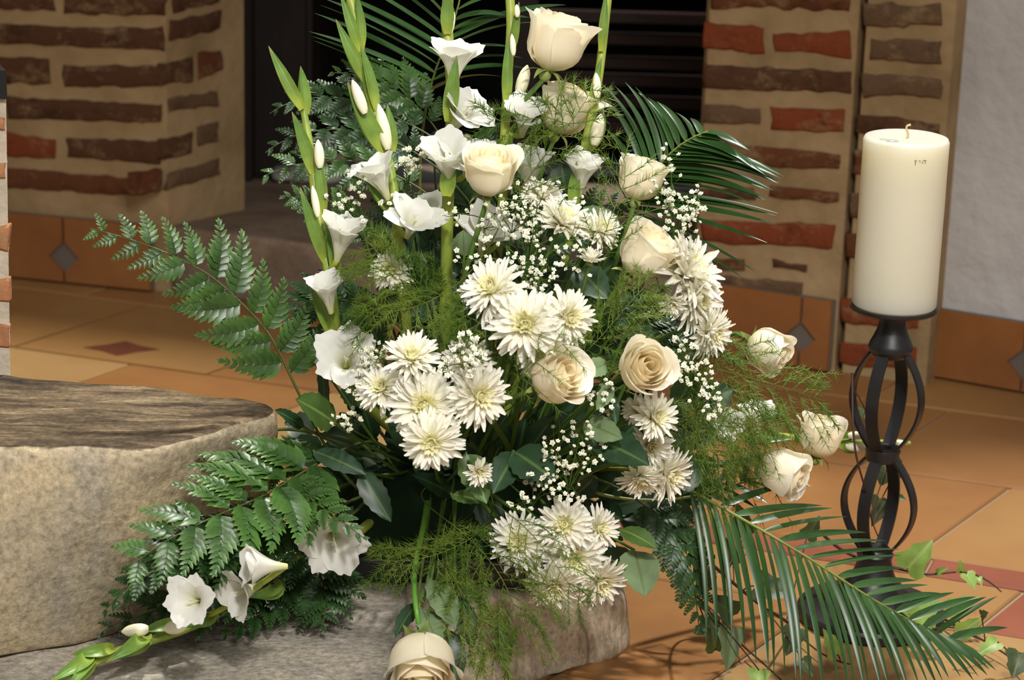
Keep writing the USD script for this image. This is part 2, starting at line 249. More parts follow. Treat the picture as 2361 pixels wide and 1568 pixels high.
def hull_stone(pts, step, amp, seed, freq=18.0):
    m = manifold3d.Manifold.hull_points(np.asarray(pts, float).tolist() if False else np.asarray(pts, np.float32)).refine_to_length(step)
    q = m.to_mesh(); v = np.array(q.vert_properties[:, :3], float); f = np.array(q.tri_verts)
    t = trimesh.Trimesh(v, f, process=True); t = trimesh.smoothing.filter_humphrey(t, beta=0.3, iterations=4)
    v = np.array(t.vertices); n = np.array(t.vertex_normals)
    d = meshkit.fbm(v * freq, 4, seed) - 0.5 + 0.8 * (meshkit.fbm(v * freq * 0.35, 2, seed + 7) - 0.5)
    return v + n * (amp * d)[:, None], np.array(t.faces)
def boxm(lo, hi):
    b = trimesh.creation.box(extents=np.subtract(hi, lo)); b.apply_translation(np.add(lo, hi) / 2); return b
def prism(poly2d, z0, z1, bev=0.0):
    """extruded convex or concave polygon (list of xy) with a small chamfer at the top"""
    pg = Polygon(poly2d)
    if bev:
        inner = pg.buffer(-bev, join_style=2)
        a = trimesh.creation.extrude_polygon(pg, z1 - z0 - bev, engine='earcut'); a.apply_translation([0, 0, z0])
        if inner.is_empty or inner.geom_type != 'Polygon' or len(inner.exterior.coords) != len(Polygon(poly2d).exterior.coords): return a
        # frustum on top
        o = np.array(pg.exterior.coords)[:-1]; i = np.array(inner.exterior.coords)[:-1]
        k = np.argmin(((i - o[0]) ** 2).sum(1)); i = np.roll(i, -k, 0)
        if np.linalg.norm(i[1] - o[1]) > np.linalg.norm(i[-1] - o[1]): i = np.roll(i[::-1], 1, 0)
        n = len(o); V = np.vstack([np.c_[o, np.full(n, z1 - bev)], np.c_[i, np.full(n, z1)]]); Fc = []
        for j in range(n): q = (j + 1) % n; Fc += [(j, q, n + q), (j, n + q, n + j)]
        cap = trimesh.creation.triangulate_polygon(Polygon(i), engine='earcut')
        return trimesh.util.concatenate([a, trimesh.Trimesh(V, Fc, process=False), trimesh.Trimesh(np.c_[cap[0], np.full(len(cap[0]), z1)], cap[1], process=False)])
    a = trimesh.creation.extrude_polygon(pg, z1 - z0, engine='earcut'); a.apply_translation([0, 0, z0]); return a
def lathe(prof, o, k=40):
    pr = np.asarray(prof, float); th = np.arange(k) * 2 * math.pi / k; n = len(pr)
    V = np.stack([pr[:, 0:1] * np.cos(th), pr[:, 0:1] * np.sin(th), np.broadcast_to(pr[:, 1:2], (n, k))], -1).reshape(-1, 3) + o; Fc = []
    i = np.arange(n - 1)[:, None] * k; j = np.arange(k)[None]; a = (i + j).ravel(); b = (i + (j + 1) % k).ravel()
    return V, np.vstack([np.stack([a, b, b + k], 1), np.stack([a, b + k, a + k], 1)])

# ================================================================== THE SETTING
Z = np.array([0, 0, 1.0])
def flat_dir(a, b): d = b - a; d[2] = 0; return unit(d)
# wall lines on the floor
LA, LB = PZ(20, 637), PZ(352, 670)                 # left pier, front face
dL = flat_dir(LA, LB); nL = np.array([dL[1], -dL[0], 0])      # normals face the camera
RA, RB = PZ(1660, 815), PZ(1925, 858)              # right brick pier
dR = flat_dir(RA, RB); nR = np.array([dR[1], -dR[0], 0])
WA, WB = PZ(2130, 862), PZ(2361, 903)              # white wall
dW = flat_dir(WA, WB); nW = np.array([dW[1], -dW[0], 0])

def slab(p0, d, n, s0, s1, z0, z1, depth):
    """a box standing on the wall line p0 + s*d, front face at the line, depth backwards"""
    a, b = p0 + d * s0, p0 + d * s1; q = [a, b, b - n * depth, a - n * depth]
    V = np.array([[*c[:2], z] for z in (z0, z1) for c in q]); return trimesh.convex.convex_hull(V)
rb = random.Random(5)
def brick(parent, corners, p0, n, material, proud=0.004, sink=0.012):
    """a rough brick: its four corners are seen at these pixels on the plane (p0, n)"""
    q = [PL(x, y, p0, n) for x, y in corners]                      # tl, tr, br, bl
    L = np.linalg.norm(q[1] - q[0]); nu = max(8, min(24, int(L / 0.011) + 3)); nv = 5
    sd = rb.randint(0, 9999); u = np.linspace(0, 1, nu); v = np.array([0, 0.10, 0.5, 0.90, 1.0]); u[1], u[-2] = 0.03, 0.97
    G = np.zeros((nv, nu, 3))
    for i in range(nv):
        for j in range(nu):
            G[i, j] = (q[0] * (1 - u[j]) + q[1] * u[j]) * (1 - v[i]) + (q[3] * (1 - u[j]) + q[2] * u[j]) * v[i]
    e = np.zeros((nv, nu)); e[0, :] = e[-1, :] = 1; e[:, 0] = e[:, -1] = 1
    vdir = unit(q[3] - q[0]); udir = unit(q[1] - q[0]); side = np.array([-1, -1, 0, 1, 1.0])[:, None] * 37.0
    wob = meshkit.fbm(G * [55.0, 55.0, 2.0] + np.stack([side + 0 * u[None], 0 * side + 0 * u[None], side + 0 * u[None]], -1), 3, sd) - 0.5
    G += vdir * (wob * np.minimum(1, np.abs(side) / 25) * 0.012)[..., None] + udir * ((meshkit.fbm(G * 45 + 9, 2, sd) - 0.5) * 0.010)[..., None]
    G += n * (proud - (proud - 0.0008) * e + (meshkit.fbm(G * 40, 3, sd + 3) - 0.5) * 0.004 * (1 - e))[..., None]
    V = [G.reshape(-1, 3)]; Fc = [gridf(nv, nu)]
    ring = [(0, j) for j in range(nu)] + [(i, nu - 1) for i in range(1, nv)] + [(nv - 1, j) for j in range(nu - 2, -1, -1)] + [(i, 0) for i in range(nv - 2, 0, -1)]
    idx = np.array([i * nu + j for i, j in ring]); k = len(idx); base = nu * nv
    V.append(np.array([G[i, j] - n * sink for i, j in ring])); s = np.arange(k)
    Fc.append(np.stack([idx[s], base + s, base + (s + 1) % k], 1)); Fc.append(np.stack([idx[s], base + (s + 1) % k, idx[(s + 1) % k]], 1))
    obj(parent, 'brick', (np.vstack(V), np.vstack(Fc)), material, True)
def rows(parent, p0, n, data):
    for x0, x1, tl, tr, bl, br, m in data:
        brick(parent, [(x0, tl), (x1, tr), (x1, br), (x0, bl)], p0, n, 'brick_' + m)

# ---- floor: a mortar bed and terracotta tiles
obj('/World', 'floor', boxm((-3, -1.5, -0.05), (3, 6, -0.004)), 'joint', False, kind='structure', label='terracotta tiled floor with red border strip and dark inserts')
FL = '/World/floor'
S0 = PZ(2150, 1286)[:2]; S1 = PZ(2361, 1318)[:2]; sd_ = unit(np.r_[S1 - S0, 0])[:2]; sn_ = np.array([-sd_[1], sd_[0]])
band = Polygon([S0 - sd_ * 1.5, S0 + sd_ * 1.5, S0 + sd_ * 1.5 - sn_ * 0.052, S0 - sd_ * 1.5 - sn_ * 0.052])
inserts = []
for (sx, sy) in ((280, 803), (130, 697)):
    c = PZ(sx, sy)[:2]; pts = []
    for k in range(16):
        a = k * math.pi / 8; q = [1.0, 0.72, 0.62, 0.72][k % 4] if k % 8 in (0, 1, 2, 3, 4, 5, 6, 7) else 1
        pts.append(c + np.array([math.cos(a) * 0.052 * q, math.sin(a) * 0.034 * (q if k % 8 else 1)]))
    inserts.append(Polygon(pts))
keep_out = band.buffer(0.002).union(inserts[0].buffer(0.002)).union(inserts[1].buffer(0.002))
rf = random.Random(11)
def in_view(pg):
    xs = []
    for x, y in pg.exterior.coords:
        v = np.array([x, y, 0]) - C; D = v @ fw
        if D < 0.3: return False
        xs.append((CX + F * (v @ rt) / D, CY - F * (v @ up) / D))
    xs = np.array(xs); return xs[:, 0].max() > -350 and xs[:, 0].min() < 2700 and xs[:, 1].max() > 350 and xs[:, 1].min() < 2050
ang = math.radians(57); ta = np.array([math.cos(ang), math.sin(ang)]); up_ = ta / (ta @ sn_); TW, TH = 0.29, 0.262
def sd_at(px_, py_): # how far along the strip the slanted joint through this pixel starts
    q = PZ(px_, py_)[:2] - S0; q = q - up_ * (q @ sn_); return q @ sd_
rows_ = [(k * TH, (k + 1) * TH, sd_at(2248, 1180) + 0.11 * (k % 2)) for k in range(0, 7)] + [(-0.052 - 0.125, -0.052, sd_at(2275, 1430))] + [(-0.177 - (k + 1) * TH, -0.177 - k * TH, sd_at(2275, 1430) + 0.13 * ((k + 1) % 2)) for k in range(0, 4)]
for lo_, hi_, off_ in rows_:
    for k in range(-9, 9):
        g = 0.0022; a = S0 + up_ * lo_ + sd_ * (off_ + k * TW)
        sq = Polygon([a + up_ * g + sd_ * g, a + up_ * g + sd_ * (TW - g), a + up_ * (hi_ - lo_ - g) + sd_ * (TW - g), a + up_ * (hi_ - lo_ - g) + sd_ * g])
        if sq.centroid.y > 3.9 or sq.centroid.y < 1.5 or abs(sq.centroid.x) > 1.5 or not in_view(sq): continue
        pc = sq.difference(keep_out); mt = 'floor_tile_' + rf.choice('aaabbbcc')
        if sq.contains(Point(*PZ(2340, 1412)[:2])): mt = 'floor_tile_red'
        for pg in getattr(pc, 'geoms', [pc]):
            if pg.area < 1e-4: continue
            obj(FL, 'tile', prism(list(pg.exterior.coords)[:-1], -0.004 - 0.006, rf.uniform(-0.0006, 0.0004), 0.002 if pg.equals(sq) else 0), mt, False)
for k in range(-5, 6):
    a = S0 + sd_ * (k * 0.26); q = [a + sd_ * 0.0015, a + sd_ * 0.2585, a + sd_ * 0.2585 - sn_ * 0.05, a + sd_ * 0.0015 - sn_ * 0.05]
    if in_view(Polygon(q)): obj(FL, 'tile', prism([tuple(x) for x in q], -0.01, 0.0, 0.002), 'floor_tile_red', False)
for pg in inserts: obj(FL, 'tile', prism(list(pg.exterior.coords)[:-1], -0.01, 0.0, 0), 'floor_tile_brown', False)

# ---- left brick pier: front face and a splayed side running back to the door
WALL_H = 2.3
cornL = PL(386, 300, LA, nL); sL = float((cornL - LA) @ dL); foot = LA + dL * sL; foot[2] = 0
spl_dir = unit(np.array([0.60, 0.80, 0])); spl_n = np.array([spl_dir[1], -spl_dir[0], 0])
pL = [LA - dL * 1.6, foot, foot + spl_dir * 0.16, foot + spl_dir * 0.16 + np.array([-0.5, 0.5, 0]), LA - dL * 1.6 + np.array([0.1, 0.5, 0])]
obj('/World', 'wall_left', prism([tuple(q[:2]) for q in pL], 0, WALL_H), 'mortar', False, kind='structure', label='old brick pier with thick sandy mortar left of the dark doorway')
# x0, x1, top-left y, top-right y, bottom-left y, bottom-right y
rows('/World/wall_left', LA, nL, [
    (-60, 126, -22, -20, 16, 28, 'brown'), (148, 384, -20, -12, 32, 36, 'brown'), (-60, 376, 58, 64, 98, 116, 'brown'), (-60, 116, 128, 136, 190, 194, 'brown'), (146, 372, 150, 152, 200, 200, 'brown'),
    (14, 374, 222, 240, 272, 284, 'brown'), (-60, 10, 222, 222, 268, 270, 'brown'), (10, 130, 304, 322, 362, 368, 'red'), (154, 372, 320, 324, 364, 378, 'brown'), (8, 302, 386, 410, 432, 452, 'russet'), (-60, 0, 385, 386, 430, 431, 'russet')])
rows('/World/wall_left', foot, spl_n, [
    (398, 508, -12, -30, 28, 6, 'brown'), (390, 508, 48, 24, 96, 66, 'brown'), (376, 444, 146, 130, 198, 188, 'brown'), (456, 509, 122, 112, 182, 160, 'russet'), (386, 502, 228, 210, 256, 246, 'dusty'),
    (376, 442, 322, 304, 370, 354, 'brown'), (454, 502, 292, 280, 336, 326, 'dusty'), (306, 372, 402, 390, 455, 440, 'russet'), (386, 506, 400, 366, 436, 404, 'dusty')])
# ---- right brick pier: wide face, crack, narrow strip
cL = PL(1603, 300, RA, nR); s0 = float((cL - RA) @ dR); cR = PL(1955, 400, RA, nR); s1 = float((cR - RA) @ dR)
crk = PL(1972, 400, RA, nR); s2 = float((crk - RA) @ dR)
stripend = PL(2180, 300, RA, nR); s3 = float((stripend - RA) @ dR)
pR = [RA + dR * s0 - nR * 0.02, RA + dR * (s0 + 0.012), RA + dR * s1, RA + dR * s1 - nR * 0.03, RA + dR * s2 - nR * 0.03, RA + dR * s2 - nR * 0.004, RA + dR * s3 - nR * 0.004, RA + dR * s3 - nR * 0.45, RA + dR * s0 - nR * 0.45]
obj('/World', 'wall_centre', prism([tuple(q[:2]) for q in pR], 0, WALL_H), 'mortar', False, kind='structure', label='old brick pier with sandy mortar and an open vertical crack behind the candle')
rows('/World/wall_centre', RA, nR, [
    (1640, 1962, -26, -20, 18, 24, 'russet'), (1622, 1762, 50, 62, 110, 126, 'red'), (1784, 1962, 78, 72, 116, 132, 'red'), (1621, 1962, 148, 164, 204, 214, 'brown'),
    (1620, 1752, 238, 252, 286, 284, 'dusty'), (1776, 1946, 248, 252, 300, 306, 'red'), (1650, 1936, 326, 354, 376, 390, 'russet'), (1618, 1740, 434, 436, 462, 462, 'brown'), (1776, 1934, 428, 442, 456, 466, 'russet'),
    (1616, 1922, 508, 518, 556, 574, 'red'), (1620, 1716, 592, 600, 622, 626, 'russet'), (1780, 1860, 596, 612, 612, 628, 'brown'), (1650, 1850, 636, 650, 672, 684, 'dusty')])
nS = nR; pS = RA - nR * 0.004
rows('/World/wall_centre', pS, nS, [
    (1990, 2170, 6, 10, 58, 62, 'dusty'), (2008, 2170, 92, 96, 140, 146, 'dusty'), (1986, 2170, 166, 178, 222, 226, 'dusty'), (1974, 2168, 262, 284, 306, 318, 'brown'),
    (1968, 2160, 346, 360, 402, 410, 'russet'), (1962, 2156, 444, 452, 500, 506, 'dusty'), (1950, 2140, 540, 548, 594, 600, 'russet'), (1940, 2118, 690, 706, 742, 760, 'red'), (1934, 2112, 786, 800, 838, 850, 'red')])
# the courses go on beyond the frame
for k in range(7):
    y = -100 - 81 * k; sl = -0.02 - 0.01 * k; cuts = [(-900, -560), (-540, -200), (-180, 130), (152, 380)] if k % 2 else [(-900, -700), (-680, -330), (-310, 20), (40, 382)]
    rows('/World/wall_left', LA, nL, [(a, b, y + sl * a, y + sl * b, y + 46 + sl * a, y + 46 + sl * b, rb.choice(['brown', 'brown', 'russet', 'red'])) for a, b in cuts])
    rows('/World/wall_left', foot, spl_n, [(394, 508, y - 6, y - 40, y + 38, y + 2, rb.choice(['brown', 'dusty', 'russet']))])
    rows('/World/wall_centre', RA, nR, [(a, b, y, y + 8, y + 46, y + 54, rb.choice(['brown', 'russet', 'red'])) for a, b in ([(1624, 1775), (1797, 1966)] if k % 2 else [(1624, 1966)])])
    rows('/World/wall_centre', pS, nS, [(2000, 2178, y + 14, y + 22, y + 60, y + 68, rb.choice(['dusty', 'russet']))])
for k, y in enumerate((-16, 62, 132, 214, 296, 376)):
    rows('/World/wall_left', LA, nL, [(a - 60 * (k % 2), b - 60 * (k % 2), y, y, y + 46, y + 46, rb.choice(['brown', 'brown', 'russet', 'red'])) for a, b in ((-340, -84), (-620, -362), (-880, -642))])
# ---- white wall
fw_s = float((PL(2190, 300, WA, nW) - WA) @ dW)
obj('/World', 'wall_right', slab(WA, dW, nW, fw_s - 0.03, 2.2, 0, WALL_H, 0.3), 'plaster', False, kind='structure', label='rough white plastered wall')
# ---- skirting of terracotta tiles with grey diamond inserts
def skirting(name, p0, d, n, sa, sb, h, cuts, diamonds, label):
    obj('/World', name, slab(p0 + n * 0.008, d, n, sa, sb, 0.002, h - 0.004, 0.012), 'skirting_insert', False, kind='structure', label=label)
    edges = [sa] + cuts + [sb]
    for a, b in zip(edges[:-1], edges[1:]):
        t = sbox(a + 0.0018, 0.004, b - 0.0018, h - 0.004)
        for (ds, dz, r) in diamonds: t = t.difference(Polygon([(ds - r, dz), (ds, dz - r), (ds + r, dz), (ds, dz + r)]))
        for g in getattr(t, 'geoms', [t]):
            if g.area < 1e-4: continue
            m = trimesh.creation.extrude_polygon(g, 0.006, engine='earcut'); v = m.vertices
            w = (p0 + n * 0.008)[None] + v[:, :1] * d + v[:, 1:2] * Z + v[:, 2:3] * n
            obj('/World/' + name, 'tile', (w, m.faces), 'skirting_tile', False)
def s_of(x, y, p0, d, n): q = PL(x, y, p0, n); return float((q - p0) @ d), float(q[2])
sA, hL = s_of(355, 545, LA, dL, nL); sD, zD = s_of(156, 588, LA, dL, nL)
skirting('baseboard_left', LA, dL, nL, -1.2, sA, 0.105, [sD - 0.42, sD], [(sD, zD, 0.024)], 'terracotta skirting with a small grey diamond insert, under the brick pier')
sB, hR = s_of(1920, 706, RA, dR, nR); sE, zE = s_of(1852, 772, RA, dR, nR)
skirting('baseboard_centre', RA, dR, nR, s0, s1 - 0.004, 0.105, [sE], [(sE, zE, 0.022)], 'terracotta skirting with a grey diamond insert, behind the loose rose')
sG, zG = s_of(2366, 834, WA, dW, nW)
skirting('baseboard_right', WA, dW, nW, fw_s + 0.0, 2.0, 0.10, [sG, sG + 0.42], [(sG, zG, 0.022)], 'terracotta skirting along the white wall')
# ---- doorway: stone sill, dark door frame, unlit room behind
q0, q1, q2 = PZ(358, 668), PZ(900, 745), PZ(1640, 812)
sill = [q0[:2], q1[:2], q2[:2], q2[:2] + np.array([0.02, 0.6]), q0[:2] + np.array([-0.25, 0.75]), foot[:2] + np.array([0.0, 0.10]), foot[:2] + np.array([0.012, -0.004])]
sm = hull_stone([(*q[:2], z) for q in [q0, q1, q2, q2 + np.array([0.03, 0.55, 0]), q0 + np.array([0.05, 0.62, 0])] for z in (0, 0.098)], 0.03, 0.006, 3)
obj('/World', 'trim_1', sm, 'sill_stone', True, kind='structure', label='grey-brown stone sill of the dark doorway')
dk = P(515, 414, 1); dr = PZ(515, 414, 0.10); dz = dr[1]
X0 = dr[0]; X1 = (RA + dR * s0)[0] + 0.1
obj('/World', 'door_1', boxm((X0 - 0.02, dz, 0.098), (X0 + 0.045, dz + 0.09, 2.0)), 'dark_wood', False, kind='structure', label='dark wooden door frame and open leaf left in the doorway')
obj('/World/door_1', 'panel', boxm((X0 + 0.045, dz + 0.05, 0.10), (X0 + 0.125, dz + 0.075, 2.0)), 'dark_wood', False)
obj('/World/door_1', 'door_leaf', boxm((X0 + 0.126, dz + 0.06, 0.10), (X0 + 0.135, dz + 0.6, 2.0)), 'dark_wood', False)
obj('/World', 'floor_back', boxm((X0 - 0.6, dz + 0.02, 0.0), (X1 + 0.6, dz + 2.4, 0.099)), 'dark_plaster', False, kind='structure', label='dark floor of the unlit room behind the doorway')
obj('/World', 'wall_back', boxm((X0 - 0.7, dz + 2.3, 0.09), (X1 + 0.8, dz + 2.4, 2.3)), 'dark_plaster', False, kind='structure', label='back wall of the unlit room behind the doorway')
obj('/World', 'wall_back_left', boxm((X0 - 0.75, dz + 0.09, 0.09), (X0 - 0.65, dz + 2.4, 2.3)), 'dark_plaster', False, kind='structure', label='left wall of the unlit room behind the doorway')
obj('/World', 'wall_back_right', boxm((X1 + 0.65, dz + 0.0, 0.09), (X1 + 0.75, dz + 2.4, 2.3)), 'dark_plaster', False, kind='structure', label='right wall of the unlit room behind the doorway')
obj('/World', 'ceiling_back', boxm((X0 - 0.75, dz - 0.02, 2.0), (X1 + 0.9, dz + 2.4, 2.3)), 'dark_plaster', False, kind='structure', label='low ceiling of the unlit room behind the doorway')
lq = [foot + np.array([0.06, 0.02, 0]), RA + dR * (s0 + 0.06), RA + dR * (s0 + 0.06) - nR * 0.3, foot + np.array([0.06, 0.6, 0])]
obj('/World', 'wall_lintel', prism([tuple(q[:2]) for q in lq], 1.95, WALL_H), 'mortar', False, kind='structure', label='wall above the doorway between the two brick piers')
pb = PZ(690, 424, 0.10)
obj('/World', 'threshold_stone', hull_stone([(pb[0] - 0.05, pb[1], 0.099), (pb[0] + 0.07, pb[1], 0.099), (pb[0] - 0.05, pb[1] + 0.08, 0.099), (pb[0] + 0.07, pb[1] + 0.08, 0.099), (pb[0] - 0.045, pb[1] + 0.005, 0.117), (pb[0] + 0.068, pb[1] + 0.005, 0.117), (pb[0] - 0.045, pb[1] + 0.07, 0.117), (pb[0] + 0.06, pb[1] + 0.07, 0.117)], 0.02, 0.004, 8), 'pale_block', True,
    label='pale grey stone lying on the sill at the foot of the dark doorway', cat='stone')
bench = thing('slatted_bench', 'dark slatted wooden seat standing in the unlit doorway beside the brick pier', 'bench')
gx, gy = P(1500, 180, 3.75)[:2]
for k, y in enumerate((40, 90, 145, 185, 235, 290)):
    c = P(1500, y, 3.75 + 0.02 * k); obj(bench, 'slat', boxm((c[0] - 0.22, c[1] - 0.012, c[2] - 0.008), (c[0] + 0.24, c[1] + 0.012, c[2] + 0.008)), 'slat_wood', False)
for sx in (-0.2, 0.2): obj(bench, 'post', boxm((gx + sx - 0.02, gy - 0.0, 0.099), (gx + sx + 0.02, gy + 0.16, 0.62)), 'dark_wood', False)

# ================================================================== STONES AND THE BRICK STUMP
zt, zl = 0.277, 0.086
us = [PZ(-260, 1024, zt), PZ(384, 1030, zt), PZ(545, 968, zt), PZ(640, 955, zt), PZ(600, 927, zt), PZ(300, 885, zt), PZ(-260, 840, zt),
      PZ(-260, 1565, zl), PZ(214, 1484, zl), PZ(300, 1425, zl), PZ(400, 1310, zl), PZ(560, 1180, zl)]
us.append(us[6] * [1, 1, 0] + [0, 0.02, zl]); us.append(us[4] * [1, 1, 0] + [0, 0.02, zl])
v, f = hull_stone(us, 0.011, 0.009, 21, 16)
obj('/World', 'stone_block', (v, f), 'stone_block', True, label='tall weathered stone block with a brown worn top, at the left edge', cat='stone block')
ga = [PZ(*q, zl) for q in [(-300, 1260), (-300, 2000), (870, 2000), (884, 1530), (935, 1390), (935, 1270)]]
ga = ga + [g * [1, 1, 0] for g in ga]
obj('/World', 'stone_slab', hull_stone(ga, 0.014, 0.007, 31, 22), 'stone_grey', True, label='low grey stone slab under the lying gladiolus', cat='stone block')
sb = [PZ(940, 1388, zl), PZ(1105, 1372, zl), PZ(1300, 1366, 0.075), PZ(1438, 1372, 0.060), PZ(1430, 1290, 0.060), PZ(945, 1275, zl),
      PZ(893, 1650), PZ(1100, 1612), PZ(1200, 1576), PZ(1395, 1520), PZ(1452, 1490), PZ(1440, 1400), PZ(905, 1540, 0)*[1, 1, 0], PZ(945, 1275, zl) * [1, 1, 0]]
obj('/World', 'stone_step', hull_stone(sb, 0.010, 0.012, 41, 24), 'stone_streaked', True, label='low brown-streaked stone step with an upright face, under the white daisies', cat='stone block')
# brick stump at the left edge, with a black slab on it
st = thing('brick_stump', 'pale brick stump with a black slab on top, cut by the left edge', 'pedestal')
pn = unit(np.array([0.0, -1, 0])); pp = PZ(20, 872, zt - 0.004)
def at_p(x, y): return PL(x, y, pp, pn)
c0, c1, c2, c3 = at_p(-320, 225), at_p(14, 228), at_p(24, 866), at_p(-320, 850)
bk = np.array([-0.05, .12, 0]); V = np.array([c0, c1, c2, c3, c0 + bk, c1 + bk, c2 + bk, c3 + bk])
obj(st, 'body', trimesh.convex.convex_hull(V), 'pale_mortar', False)
for (x0, x1, ya, yb) in ((-90, 14, 270, 300), (-120, 15, 378, 410), (-60, 20, 522, 580), (-110, 20, 640, 690), (-70, 22, 750, 800)):
    brick(st, [(x0, ya), (x1, ya), (x1 + 1, yb), (x0, yb)], pp, pn, 'brick_orange', 0.003, 0.008)
b0, b1 = at_p(-330, 150), at_p(20, 226)
sv = np.array([[x, y, z] for z in (b1[2], b0[2]) for x, y in ((b0[0], b0[1] - 0.006), (b1[0], b0[1] - 0.006), (b1[0] - 0.06, b0[1] + 0.14), (b0[0], b0[1] + 0.14))])
obj(st, 'slab', trimesh.convex.convex_hull(sv), 'tray', False, label='black slab')

# ================================================================== CANDLE AND CANDLESTICK
bc = PZ(2006, 1425, 0.0); bc[2] = 0
def z_at(y): # height on the candlestick's axis that shows at image row y
    best = min(np.linspace(0, 0.55, 1101), key=lambda z: abs((CY - F * ((bc + [0, 0, z] - C) @ up) / ((bc + [0, 0, z] - C) @ fw)) - y)); return float(best)
px = 2.32 / F
zp, zn, zc1, zr1, zc2, zr2 = z_at(706), z_at(808), z_at(820), z_at(1045), z_at(1052), z_at(1275)
cs = thing('candlestick', 'black wrought-iron candlestick with two ribbed cages, standing on the tiles', 'candlestick', loc=bc)
ck = thing('candle', 'thick ivory pillar candle, unlit, on the black candlestick', 'candle', loc=bc + [0, 0, zp])
R_c = 97 * px; hc = z_at(312) - zp - 0.001
prof = [(0.0, 0.0005), (R_c - 0.002, 0.0005), (R_c, 0.003), (R_c, hc - 0.004), (R_c - 0.0015, hc - 0.0008), (R_c - 0.004, hc), (R_c * 0.75, hc - 0.0006), (R_c * 0.4, hc - 0.001), (0.0, hc - 0.0015)]
pr = []
for a, b in zip(prof[:-1], prof[1:]):
    n = 12 if abs(a[1] - b[1]) > 0.05 else 2
    pr += [tuple(np.add(a, np.subtract(b, a) * t)) for t in np.linspace(0, 1, n, endpoint=False)]
pr.append(prof[-1]); v, f = lathe(pr, bc + [0, 0, zp], 72)
rad = np.hypot(v[:, 0] - bc[0], v[:, 1] - bc[1]); sc = 1 + (meshkit.fbm(v * 30, 3, 2) - 0.5) * 0.012
v[:, :2] = bc[:2] + (v[:, :2] - bc[:2]) * sc[:, None]
obj(ck, 'body', (v, f), 'wax', True)
top = bc + [0, 0, zp + hc - 0.002]
obj(ck, 'wick', tube(spath([top, top + [0.0005, -0.001, 0.006], top + [-0.001, 0, 0.011], top + [0.003, 0, 0.0135]], 8), 0.0011, 6), 'wick', True)
rc = random.Random(4)
for k, (dx, dy, s) in enumerate(((-0.024, -0.018, 0.0032), (-0.017, -0.024, 0.0045), (-0.010, -0.020, 0.003), (0.012, -0.012, 0.002), (-0.030, -0.006, 0.002))):
    m = trimesh.creation.icosphere(2, s); vv = np.array(m.vertices) * [1.5, 0.9, 0.35]; vv *= (1 + 0.5 * (meshkit.fbm(vv * 400, 2, k) - 0.5))[:, None]
    obj(ck, 'wax_crumb', (vv + top + [dx, dy, 0.0022], m.faces), 'wax', True)
# the faint print near the candle's upper edge, wrapped on its side
a0 = math.atan2(-bc[1], -bc[0]) + 0.23; sm_ = []
for (x0, y0, x1, y1, w0) in ((0, 4.2, 0.6, 0, 1.1), (0, 4, 1.4, 3.2, .8), (1.4, 3.2, .4, 2.2, .7), (2.6, 3.6, 4.6, 3.4, .8), (3.4, 3.0, 4.2, 1.6, .6), (5.4, 2.8, 6.4, 1.2, 1.1), (6.2, 3.6, 8.4, 3.6, 1.2), (7.4, 3.4, 8.6, 1.0, .9), (8.4, 4.2, 8.8, 2.6, .8)):
    a_, b_ = np.array([x0, y0]) * 0.00125, np.array([x1, y1]) * 0.00125; d_ = unit(np.r_[b_ - a_, 0])[:2]; k_ = np.array([-d_[1], d_[0]]) * w0 * 0.0004; q_ = np.array([a_ - k_, b_ - k_, b_ + k_, a_ + k_])
    rr = R_c * 1.0055; th = a0 + q_[:, 0] / R_c; sm_.append((np.stack([bc[0] + rr * np.cos(th), bc[1] + rr * np.sin(th), zp + hc - 0.019 + q_[:, 1]], 1), np.array([[0, 1, 2], [0, 2, 3]])))
obj(ck, 'stamp', join(sm_), 'stamp_ink', False, label='faint brownish printed stamp')
Rp = 98 * px
obj(cs, 'plate', lathe([(0, zp - 0.004), (Rp - 0.001, zp - 0.004), (Rp + 0.0012, zp - 0.002), (Rp + 0.0012, zp + 0.0005), (Rp - 0.001, zp + 0.0005), (0, zp)], bc, 64), 'iron', 40)
w_ = lambda p: p * px
obj(cs, 'neck', lathe([(0, zn - 0.006), (w_(38), zn - 0.006), (w_(50), zn), (w_(52), zn + 0.004), (w_(49), zn + 0.008), (w_(42), zn + 0.014), (w_(35), zn + 0.021), (w_(31), zn + 0.028), (w_(31), zn + 0.034), (w_(36), zp - 0.008), (w_(42), zp - 0.006), (w_(42), zp - 0.003), (0, zp - 0.003)], bc, 48), 'iron', 40)
def rib(zb, ztop, R, ang0, ri0, ri1):
    t = np.linspace(0, 1, 25); r_ = ri0 * (1 - t) + ri1 * t + (R - 0.5 * (ri0 + ri1)) * np.sin(np.pi * t) ** 0.85
    z = zb + (ztop - zb) * t; rad_ = np.array([math.cos(ang0), math.sin(ang0), 0]); tg = np.array([-math.sin(ang0), math.cos(ang0), 0]); V = []
    c = bc + r_[:, None] * rad_ + z[:, None] * Z; tt = tangents(c); nn = np.cross(tg, tt)
    for q, (a, b) in enumerate(((-1, -1), (1, -1), (1, 1), (-1, 1))): V.append(c + tg * a * 0.0062 + nn * b * 0.0013)
    V = np.stack(V, 1).reshape(-1, 3); Fc = []
    for i in range(24):
        for j in range(4): a, b = i * 4 + j, i * 4 + (j + 1) % 4; Fc += [(a, b, b + 4), (a, b + 4, a + 4)]
    return V, np.array(Fc)
toward = math.atan2(-bc[1], -bc[0])
for zb, ztop, R, ri0, ri1 in ((zr1 + 0.002, zn + 0.001, w_(86), w_(26), w_(34)), (zr2, zr1 - 0.003, w_(89), w_(26), w_(28))):
    for k in range(4): obj(cs, 'rib', rib(zb, ztop, R, toward - math.radians(22) + k * math.pi / 2, ri0, ri1), 'iron', 40)
